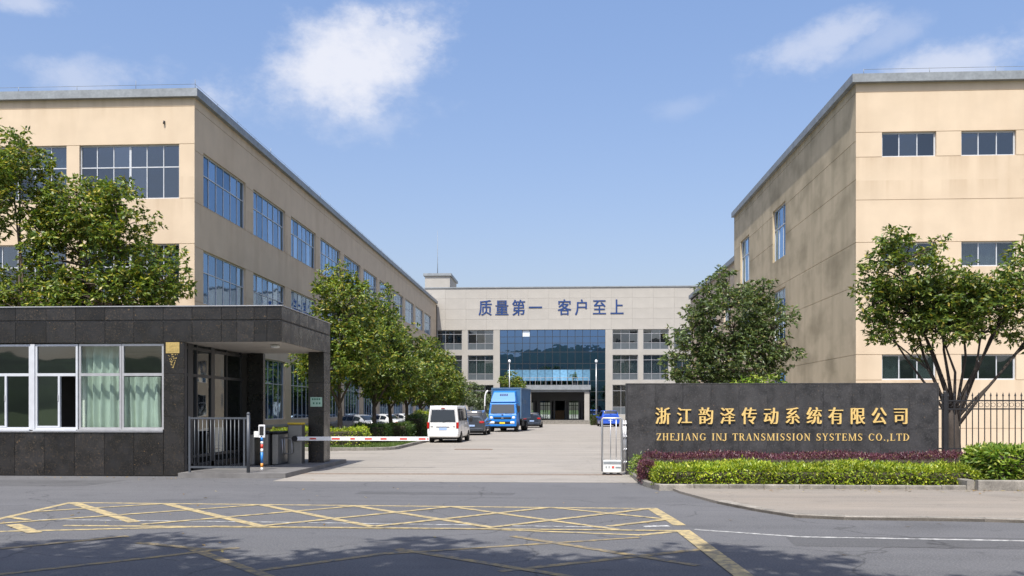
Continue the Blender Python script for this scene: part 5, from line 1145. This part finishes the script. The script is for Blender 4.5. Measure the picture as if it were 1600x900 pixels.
# ---------------------------------------------------------------- vehicles
def cr(p, t):
    """Catmull-Rom through the rows of p"""
    n = len(p); i = min(int(t), n-2); f = t-i; a, b, c, d = p[max(i-1, 0)], p[i], p[i+1], p[min(i+2, n-1)]
    return .5*((2*b)+(-a+c)*f+(2*a-5*b+4*c-d)*f*f+(-a+3*b-3*c+d)*f**3)
class Body:
    """lofted body. stations: y, [ (x,z) half section from the sill up to the roof centre ], lean"""
    def __init__(s, st):
        s.S = np.array([[(x, y+ln*(z-zr), z) for x, z in sec] for y, sec, ln, zr in st], float); s.n, s.k = s.S.shape[:2]
    def p(s, u, v):
        rows_ = np.array([cr(s.S[:, j], u) for j in range(s.k)]); return cr(rows_, v)
    def mesh(s, nu=4, nv=3):
        us = np.linspace(0, s.n-1, (s.n-1)*nu+1); vs = np.linspace(0, s.k-1, (s.k-1)*nv+1); mb = MB(); V = []; m_ = len(vs)
        for u in us:
            half = [s.p(u, v) for v in vs]; V += [(x, y, z) for x, y, z in half]+[(-x, y, z) for x, y, z in reversed(half)]
        w = 2*m_; F_ = [(i*w+j, i*w+(j+1)%w, (i+1)*w+(j+1)%w, (i+1)*w+j) for i in range(len(us)-1) for j in range(w)]
        mb.add(V, F_, True); o_ = len(us)-1; mb.f += [tuple(reversed(range(w))), tuple(o_*w+k for k in range(w))]; mb.sm += [False, False]; return mb
    def patch(s, u0, u1, v0, v1, off=.012, sgs=(1, -1), nu=4, nv=3):
        mb = MB()
        for sg in sgs:
            V = []
            for i in range(nu+1):
                for j in range(nv+1):
                    u, v = u0+(u1-u0)*i/nu, v0+(v1-v0)*j/nv; q = s.p(u, v)
                    du = s.p(min(u+.02, s.n-1), v)-s.p(max(u-.02, 0), v); dv = s.p(u, min(v+.02, s.k-1))-s.p(u, max(v-.02, 0)); nn = np.cross(dv, du)
                    L = np.linalg.norm(nn); nn = nn/L if L > 1e-9 else nn
                    if nn[0] < 0 and abs(nn[0]) > .3 or (abs(nn[0]) <= .3 and nn[2] < 0): nn = -nn
                    q = q+nn*off; V.append((q[0]*sg, q[1], q[2]))
            mb.add(V, [(i*(nv+1)+j, (i+1)*(nv+1)+j, (i+1)*(nv+1)+j+1, i*(nv+1)+j+1) for i in range(nu) for j in range(nv)], True)
        return mb
def wheel(par, x, y, r=.33, w=.22):
    sgn = 1 if x > 0 else -1; hub = empty('wheel', (x, y, r)); hub.parent = par
    mb = MB(); mb.lathe([(r*.6, -w/2), (r*.93, -w/2), (r, -w*.3), (r, w*.3), (r*.93, w/2), (r*.6, w/2)], 22, axis='x'); obj('tyre', mb, M['rubber'], hub)
    mb = MB(); a = sgn*w*.42; mb.lathe([(0, a*1.05), (r*.12, a*1.1), (r*.16, a*.8), (r*.5, a*.7), (r*.6, a*1.02), (r*.64, a)], 22, axis='x')
    for k in range(5):
        t = 2*PI*k/5; c, s_ = math.cos(t), math.sin(t); q = r*.045
        mb.box(min(a*.8, a*1.08), max(a*.8, a*1.08), -q, q, 0, r*.58); b = mb.v[-8:]; mb.v[-8:] = [(xx, yy*c-zz*s_, yy*s_+zz*c) for xx, yy, zz in b]
    obj('rim', mb, M['rim'], hub)
def arch(par, x, y, r):
    mb = MB(); n = 12; sgn = 1 if x > 0 else -1; pts = [(x, y+r*math.cos(PI*k/n), r*.78+r*math.sin(PI*k/n)*1.0) for k in range(n+1)]
    mb.add([(x, y, .3)]+pts, [(0, k+1, k+2) if sgn > 0 else (0, k+2, k+1) for k in range(n)]); obj('wheel_arch', mb, M['under'], par)
def car(name, loc, rz, paint, L, Wd, Ht, kind, label, group=None, rear_up=True):
    """heading +y in its own frame, rear bumper at y=0"""
    root = empty(name, loc, rz, label, 'car' if kind != 'van' else 'van', group); h = Wd/2
    def sec(hb, zb_, hm, zm, hbelt, zbelt, hr, zr_): return [(hb*.8, zb_), (hb, zb_+.06), (hm, zm), (hbelt, zbelt), (hr, zr_-.09), (hr*.84, zr_-.012), (0, zr_)]
    if kind == 'van':
        st = [(0, sec(h*.93,.34,h*.96,.8,h*.93,1.12,h*.80,Ht-.05), .10, 1.0), (.10, sec(h*.97,.30,h,.8,h*.97,1.12,h*.86,Ht-.01), .08, 1.0), (.5, sec(h*.98,.28,h,.8,h*.98,1.12,h*.87,Ht), .0, 1), (2.4, sec(h*.98,.28,h,.8,h*.98,1.12,h*.87,Ht), 0, 1),
              (3.5, sec(h*.98,.28,h,.8,h*.97,1.10,h*.86,Ht-.02), 0, 1), (4.0, sec(h*.98,.28,h,.78,h*.95,1.06,h*.80,Ht-.35), 0, 1), (4.45, sec(h*.95,.28,h*.97,.7,h*.88,.96,h*.7,1.08), 0, 1), (L, sec(h*.85,.34,h*.88,.6,h*.8,.82,h*.6,.88), 0, 1)]
        wy = (.95, 3.75)
    elif kind == 'mpv':
        st = [(0, sec(h*.9,.36,h*.95,.7,h*.9,1.0,h*.66,1.25), .0, 1.0), (.1, sec(h*.95,.3,h,.75,h*.94,1.05,h*.72,1.5), .0, 1.0), (.35, sec(h*.97,.26,h,.75,h*.95,1.04,h*.74,Ht-.03), .0, 1.0), (1.8, sec(h*.97,.24,h,.75,h*.95,1.03,h*.76,Ht), 0, 1), (2.8, sec(h*.97,.24,h,.75,h*.95,1.02,h*.74,Ht-.06), 0, 1),
              (3.5, sec(h*.97,.24,h,.72,h*.94,.98,h*.74,1.12), 0, 1), (4.3, sec(h*.95,.26,h*.96,.6,h*.88,.82,h*.66,.92), 0, 1), (L, sec(h*.8,.34,h*.82,.5,h*.74,.65,h*.55,.7), 0, 1)]
        wy = (.85, 3.6)
    else:
        st = [(0, sec(h*.84,.38,h*.9,.58,h*.84,.86,h*.6,.93), .0, 1.0), (.15, sec(h*.95,.3,h*.97,.62,h*.92,.92,h*.68,1.0), .0, 1.0), (.6, sec(h*.97,.24,h,.64,h*.94,.94,h*.72,1.03), .0, 1.0), (1.25, sec(h*.98,.22,h,.66,h*.95,.95,h*.68,Ht-.06), 0, 1), (2.1, sec(h*.98,.22,h,.66,h*.95,.95,h*.70,Ht), 0, 1),
              (2.75, sec(h*.98,.22,h,.66,h*.95,.94,h*.69,Ht-.08), 0, 1), (3.45, sec(h*.98,.22,h,.64,h*.94,.90,h*.74,.98), 0, 1), (4.15, sec(h*.95,.25,h*.97,.58,h*.88,.78,h*.7,.84), 0, 1), (L, sec(h*.8,.34,h*.84,.46,h*.76,.6,h*.6,.66), 0, 1)]
        wy = (.9, 3.55)
    B = Body(st); obj('body', B.mesh(), M[paint], root)
    gl = M['g_car']; dk = M['under']
    def glasspart(nm, mb_): obj(nm, mb_, M['car_glass'], root)
    if kind == 'van':
        for a, b in ((2.02, 2.52), (2.58, 3.15), (3.2, 4.05), (4.1, 5.0)): pass
        for a, b in ((1.4, 2.3), (2.38, 2.85), (2.92, 3.75), (3.85, 4.7)): [glasspart('side_window', B.patch(a, b, 3.12, 3.86, sgs=(q,))) for q in (1, -1)]
        glasspart('windscreen', B.patch(4.35, 5.75, 4.15, 6)) 
    elif kind == 'mpv':
        for a, b in ((2.1, 2.75), (2.85, 3.5), (3.6, 4.4)): [glasspart('side_window', B.patch(a, b, 3.15, 3.86, sgs=(q,))) for q in (1, -1)]
        glasspart('windscreen', B.patch(4.2, 4.95, 4.2, 6)); glasspart('rear_window', B.patch(.55, 1.75, 4.3, 6))
    else:
        for a, b in ((2.75, 3.45), (3.52, 4.25), (4.32, 5.0)): [glasspart('side_window', B.patch(a, b, 3.18, 3.86, sgs=(q,))) for q in (1, -1)]
        glasspart('windscreen', B.patch(5.1, 5.9, 4.25, 6)); glasspart('rear_window', B.patch(2.15, 2.9, 4.25, 6))
    for u_ in {'van': (1.33, 2.34, 2.88, 3.8), 'mpv': (2.8, 3.55), 'sedan': (3.48, 4.28)}[kind]:
        for q in (1, -1): obj('door_gap', B.patch(u_, u_+.018, 1.2, 3.9, off=.004, sgs=(q,)), dk, root)
    for y in wy:
        for s in (-1, 1): arch(root, s*(h+.006), y, .36 if kind != 'sedan' else .35); wheel(root, s*(h-.09), y, .32)
    if kind == 'van':
        # rear face: slanted hatch glass, lamps, garnish, plate, bumper
        def rear(z): return .10*(z-1.0)
        hx0, hx1, za, zb2 = h*.80, h*.72, 1.13, 1.78
        mb = MB(); mb.add([(-hx0, rear(za)-.02, za), (hx0, rear(za)-.02, za), (hx1, rear(zb2)-.02, zb2), (-hx1, rear(zb2)-.02, zb2)], [(0,1,2,3)]); obj('rear_window', mb, M['car_glass'], root)
        for s in (-1, 1):
            mb = MB(); x0_, x1_ = sorted((s*h*.86, s*h*1.0)); mb.rbox(x0_, x1_, -.05, .12, .78, 1.12, .02); obj('tail_lamp', mb, M['tail'], root)
            mb = MB(); mb.tube([(s*h*.98, 3.75, 1.2), (s*(h+.1), 3.8, 1.22)], .02, 6); mb.rbox(*sorted((s*(h+.06), s*(h+.22))), 3.74, 3.86, 1.1, 1.34, .03); obj('wing_mirror', mb, M['under'], root)
            mb = MB(); mb.box(*sorted((s*h*.78, s*h*.62)), -.035, -.02, .87, .9); obj('badge', mb, M['chrome'], root)
        mb = MB(); mb.rbox(-.36, .36, -.06, .0, .86, .90, .01); obj('hatch_handle', mb, M['chrome'], root)
        mb = MB(); mb.rbox(-.22, .22, -.05, -.02, .70, .83, .005); obj('number_plate', mb, M['plate_blue'], root)
        mb = MB(); mb.rbox(-h*.96, h*.96, -.1, .25, .32, .56, .05); obj('bumper', mb, M[paint], root)
        mb = MB(); mb.box(-.1, .1, .0, .06, 1.86, 1.9); obj('brake_light', mb, M['tail'], root)
        mb = MB(); mb.tube([(-h*.84, -.035, .6), (-h*.84, -.02, 1.1), (-h*.77, .05, 1.84), (h*.77, .05, 1.84), (h*.84, -.02, 1.1), (h*.84, -.035, .6)], .008, 4); obj('hatch_gap', mb, dk, root)
        mb = MB(); mb.tube([(0, -.02, 1.12), (.22, -.02, 1.2), (.42, .0, 1.22)], .008, 4); obj('rear_wiper', mb, dk, root)
        mb = MB(); mb.box(-h*.8, h*.8, .1, L-.3, .2, .34); obj('underbody', mb, dk, root)
    else:
        zl = .92 if kind == 'mpv' else .74
        for s in (-1, 1):
            mb = MB(); x0_, x1_ = sorted((s*h*.58, s*h*.93)); mb.rbox(x0_, x1_, -.03, .22, zl-.07, zl+.08, .03); obj('tail_lamp', mb, M['tail'], root)
            mb = MB(); x0_, x1_ = sorted((s*h*.5, s*h*.82)); mb.rbox(x0_, x1_, L-.14, L+.0, .58, .70, .03); obj('headlight', mb, M['lamp'], root)
            mb = MB(); mb.rbox(*sorted((s*(h+.0), s*(h+.17))), 3.0, 3.1, .93, 1.06, .03); obj('wing_mirror', mb, M[paint], root)
        mb = MB(); mb.rbox(-.22, .22, -.035, .0, .62, .74, .005); obj('number_plate', mb, M['plate_blue'], root)
        mb = MB(); mb.rbox(-h*.86, h*.86, -.05, .12, .32, .52, .04); obj('bumper', mb, M[paint], root)
        mb = MB(); mb.box(-h*.75, h*.75, .1, L-.3, .16, .3); obj('underbody', mb, dk, root)
    return root
m, nt, N, L_n, b = nodes('dark_tinted_car_glass'); setp(b, Base_Color=(.012, .016, .018, 1), Roughness=.06, Coat_Weight=.6); M['car_glass'] = m
v = gr(692, 692.3); car('parked_van', (v.x, v.y, 0), R(-2.2), 'w_white', 4.75, 1.72, 2.02, 'van', 'white van parked beside the lawn, seen from behind')
v = gr(738, 680.5); car('parked_car', (v.x-.05, v.y, 0), R(-1), 'w_grey', 4.7, 1.86, 1.76, 'mpv', 'dark grey people carrier parked just ahead of the white van')
v = gr(831, 668.5); car('parked_car', (v.x, v.y, 0), R(-1), 'w_black', 4.6, 1.82, 1.5, 'mpv', 'blue black car half hidden behind the blue truck')
car('parked_car', (-12.6, 61.6, 0), R(62-4), 'w_silver', 4.5, 1.78, 1.46, 'sedan', 'silver saloon parked behind the first trees of the lawn strip', 'saloon cars parked along the factory wall')
car('parked_car', (-12.4, 70.0, 0), R(60), 'w_pale', 4.5, 1.78, 1.46, 'sedan', 'pale saloon parked beyond the silver one, behind the tree trunks', 'saloon cars parked along the factory wall')
car('parked_car', (-12.6, 79.0, 0), R(60), 'w_pale', 4.5, 1.78, 1.46, 'sedan', 'farthest saloon along the factory wall, nearly hidden by bushes', 'saloon cars parked along the factory wall')
v = gr(954, 667); car('parked_car', (v.x, v.y, 0), R(4), 'w_royal', 4.4, 1.95, 1.72, 'mpv', 'royal blue car parked beyond the folding gate', None)
# blue box truck, facing the viewer
v = gr(785, 675.2); TR = empty('box_truck', (v.x, v.y, 0), R(180-6), 'bright blue box truck parked facing the gate', 'truck')
h = 1.13
# own frame: heading +y, front at y=0, body extends to -y
mb = MB()
prof = [(.0, .55), (.02, .9), (.0, 1.35), (-.1, 1.5), (-.28, 2.28), (-.42, 2.38), (-1.75, 2.40), (-1.75, .55)]      # (y,z)
n = len(prof); V = [(-h, y, z) for y, z in prof]+[(-h*.93 if z > 1.4 else -h, y, z) for y, z in prof]
V = [((-h*.94 if z > 1.6 else -h), y, z) for y, z in prof]+[((h*.94 if z > 1.6 else h), y, z) for y, z in prof]
mb.add(V, [tuple(range(n)), tuple(reversed(range(n, 2*n)))]+[(i, i+n, (i+1)%n+n, (i+1)%n) for i in range(n)])
cab = obj('cab', mb, M['w_blue'], TR)
bv = cab.modifiers.new('bevel', 'BEVEL'); bv.width = .05; bv.segments = 3; bv.limit_method = 'ANGLE'
mb = MB(); q = .012; mb.add([(-h*.86, -.1+q+.02, 1.5), (h*.86, -.1+q+.02, 1.5), (h*.80, -.26+q+.01, 2.22), (-h*.80, -.26+q+.01, 2.22)], [(0, 1, 2, 3)])
m, nt, N, L_n, b = nodes('truck_windscreen_glass'); setp(b, Base_Color=(.05, .055, .055, 1), Roughness=.1, Coat_Weight=.6); obj('windscreen', mb, m, TR)
for s in (-1, 1):
    mb = MB(); x0_ = s*(h*.97+.012); mb.add([(x0_, -.25, 1.5), (x0_, -1.3, 1.5), (s*(h*.94+.012), -1.3, 2.2), (s*(h*.94+.012), -.42, 2.2)], [(0,1,2,3)]); obj('side_window', mb, M['car_glass'], TR)
    mb = MB(); mb.rbox(*sorted((s*.62, s*1.0)), -.04, .05, .68, .86, .03); obj('headlight', mb, M['lamp'], TR)
    mb = MB(); mb.rbox(*sorted((s*.78, s*1.02)), -.04, .04, 1.08, 1.26, .03); obj('indicator', mb, M['lamp'], TR)
    mb = MB(); mb.tube([(s*h*.9, -.15, 2.2), (s*(h+.2), .1, 2.15), (s*(h+.22), .1, 1.6), (s*h*.95, -.1, 1.5)], .018, 6); mb.rbox(*sorted((s*(h+.12), s*(h+.3))), .06, .14, 1.6, 2.1, .03); obj('wing_mirror', mb, M['under'], TR)
mb = MB(); mb.rbox(-.72, .72, -.02, .035, 1.04, 1.2, .02); obj('grille', mb, M['under'], TR)
mb = MB(); mb.rbox(-.1, .1, .03, .05, 1.06, 1.18, .02); mb.rbox(-.08, .08, .0, .03, 1.36, 1.44, .01); obj('badge', mb, M['chrome'], TR)
mb = MB(); mb.rbox(-h, h, -.1, .08, .46, .62, .04); mb.rbox(-h, -.98, -.1, .08, .62, .9, .03); mb.rbox(.98, h, -.1, .08, .62, .9, .03); obj('bumper', mb, M['w_blue'], TR)
mb = MB(); mb.rbox(-.95, .95, .02, .04, .64, .84, .01); obj('lower_grille', mb, M['under'], TR)
mb = MB(); mb.rbox(-.22, .22, .05, .09, .66, .80, .005); obj('number_plate', mb, M['plate_yellow'], TR)
mb = MB(); mb.tube([(-.8, .0, 1.48), (-.2, -.02, 1.52)], .015, 5); mb.tube([(0.1, .0, 1.48), (.8, -.02, 1.52)], .015, 5); obj('wiper', mb, M['under'], TR)
# wind deflector above the cab, with dark lettering blocks
mb = MB(); pr = [(-.30, 2.40), (-.45, 2.62), (-.85, 3.18), (-1.0, 3.28), (-1.75, 3.32), (-1.75, 2.40)]; n = len(pr)
V = [(-h*(.9 if z < 2.7 else .78), y, z) for y, z in pr]+[(h*(.9 if z < 2.7 else .78), y, z) for y, z in pr]
mb.add(V, [tuple(range(n)), tuple(reversed(range(n, 2*n)))]+[(i, i+n, (i+1)%n+n, (i+1)%n) for i in range(n)])
df = obj('wind_deflector', mb, M['w_blue'], TR); bv = df.modifiers.new('bevel', 'BEVEL'); bv.width = .06; bv.segments = 3; bv.limit_method = 'ANGLE'
for k in range(4):
    mb = MB(); x = -.33+k*.17; mb.add([(x, -.64, 2.92), (x+.13, -.64, 2.92), (x+.11, -.75, 3.08), (x+.02, -.75, 3.08)], [(0,1,2,3)]); obj('deflector_mark', mb, M['under'], TR)
mb = MB(); mb.rbox(-1.2, 1.2, -7.4, -1.95, 1.1, 3.55, .03); obj('cargo_box', mb, M['box_side'], TR)
mb = MB()
for x in (-1.2, 1.2):
    for z in (1.1, 3.55): mb.box(x-.05, x+.05, -7.42, -1.93, z-.05, z+.05)
    for y in (-7.4, -1.95): mb.box(x-.045, x+.045, y-.045, y+.045, 1.1, 3.55)
for z in (1.1, 3.55): mb.box(-1.2, 1.2, -1.98, -1.92, z-.055, z+.055)
obj('box_frame', mb, M['box_grey'], TR)
for s in (-1, 1):
    for k in range(9): mb = MB(); y = -2.5-.55*k; x0_ = s*1.2; mb.box(*sorted((x0_, x0_+s*.02)), y-.03, y+.03, 1.15, 3.5); obj('side_rib', mb, M['box_side'], TR)
    for k in range(3): mb = MB(); y = -3.0-.8*k; mb.box(*sorted((s*1.222, s*1.226)), y-.17, y+.17, 2.3, 2.65); obj('side_mark', mb, M['box_grey'], TR)
mb = MB(); mb.box(-.5, .5, -7.3, -.4, .62, .95); mb.box(-1.1, 1.1, -4.6, -3.2, .45, .9); mb.box(-.75, .75, -1.9, -.3, .3, .62); obj('chassis', mb, M['under'], TR)
for s in (-1, 1):
    for y, w_ in ((-.85, .26), (-5.9, .5)): wheel(TR, s*(h-.14 if w_ < .3 else h-.22), y, .42, w_)
    arch(TR, s*(h+.008), -.85, .48)
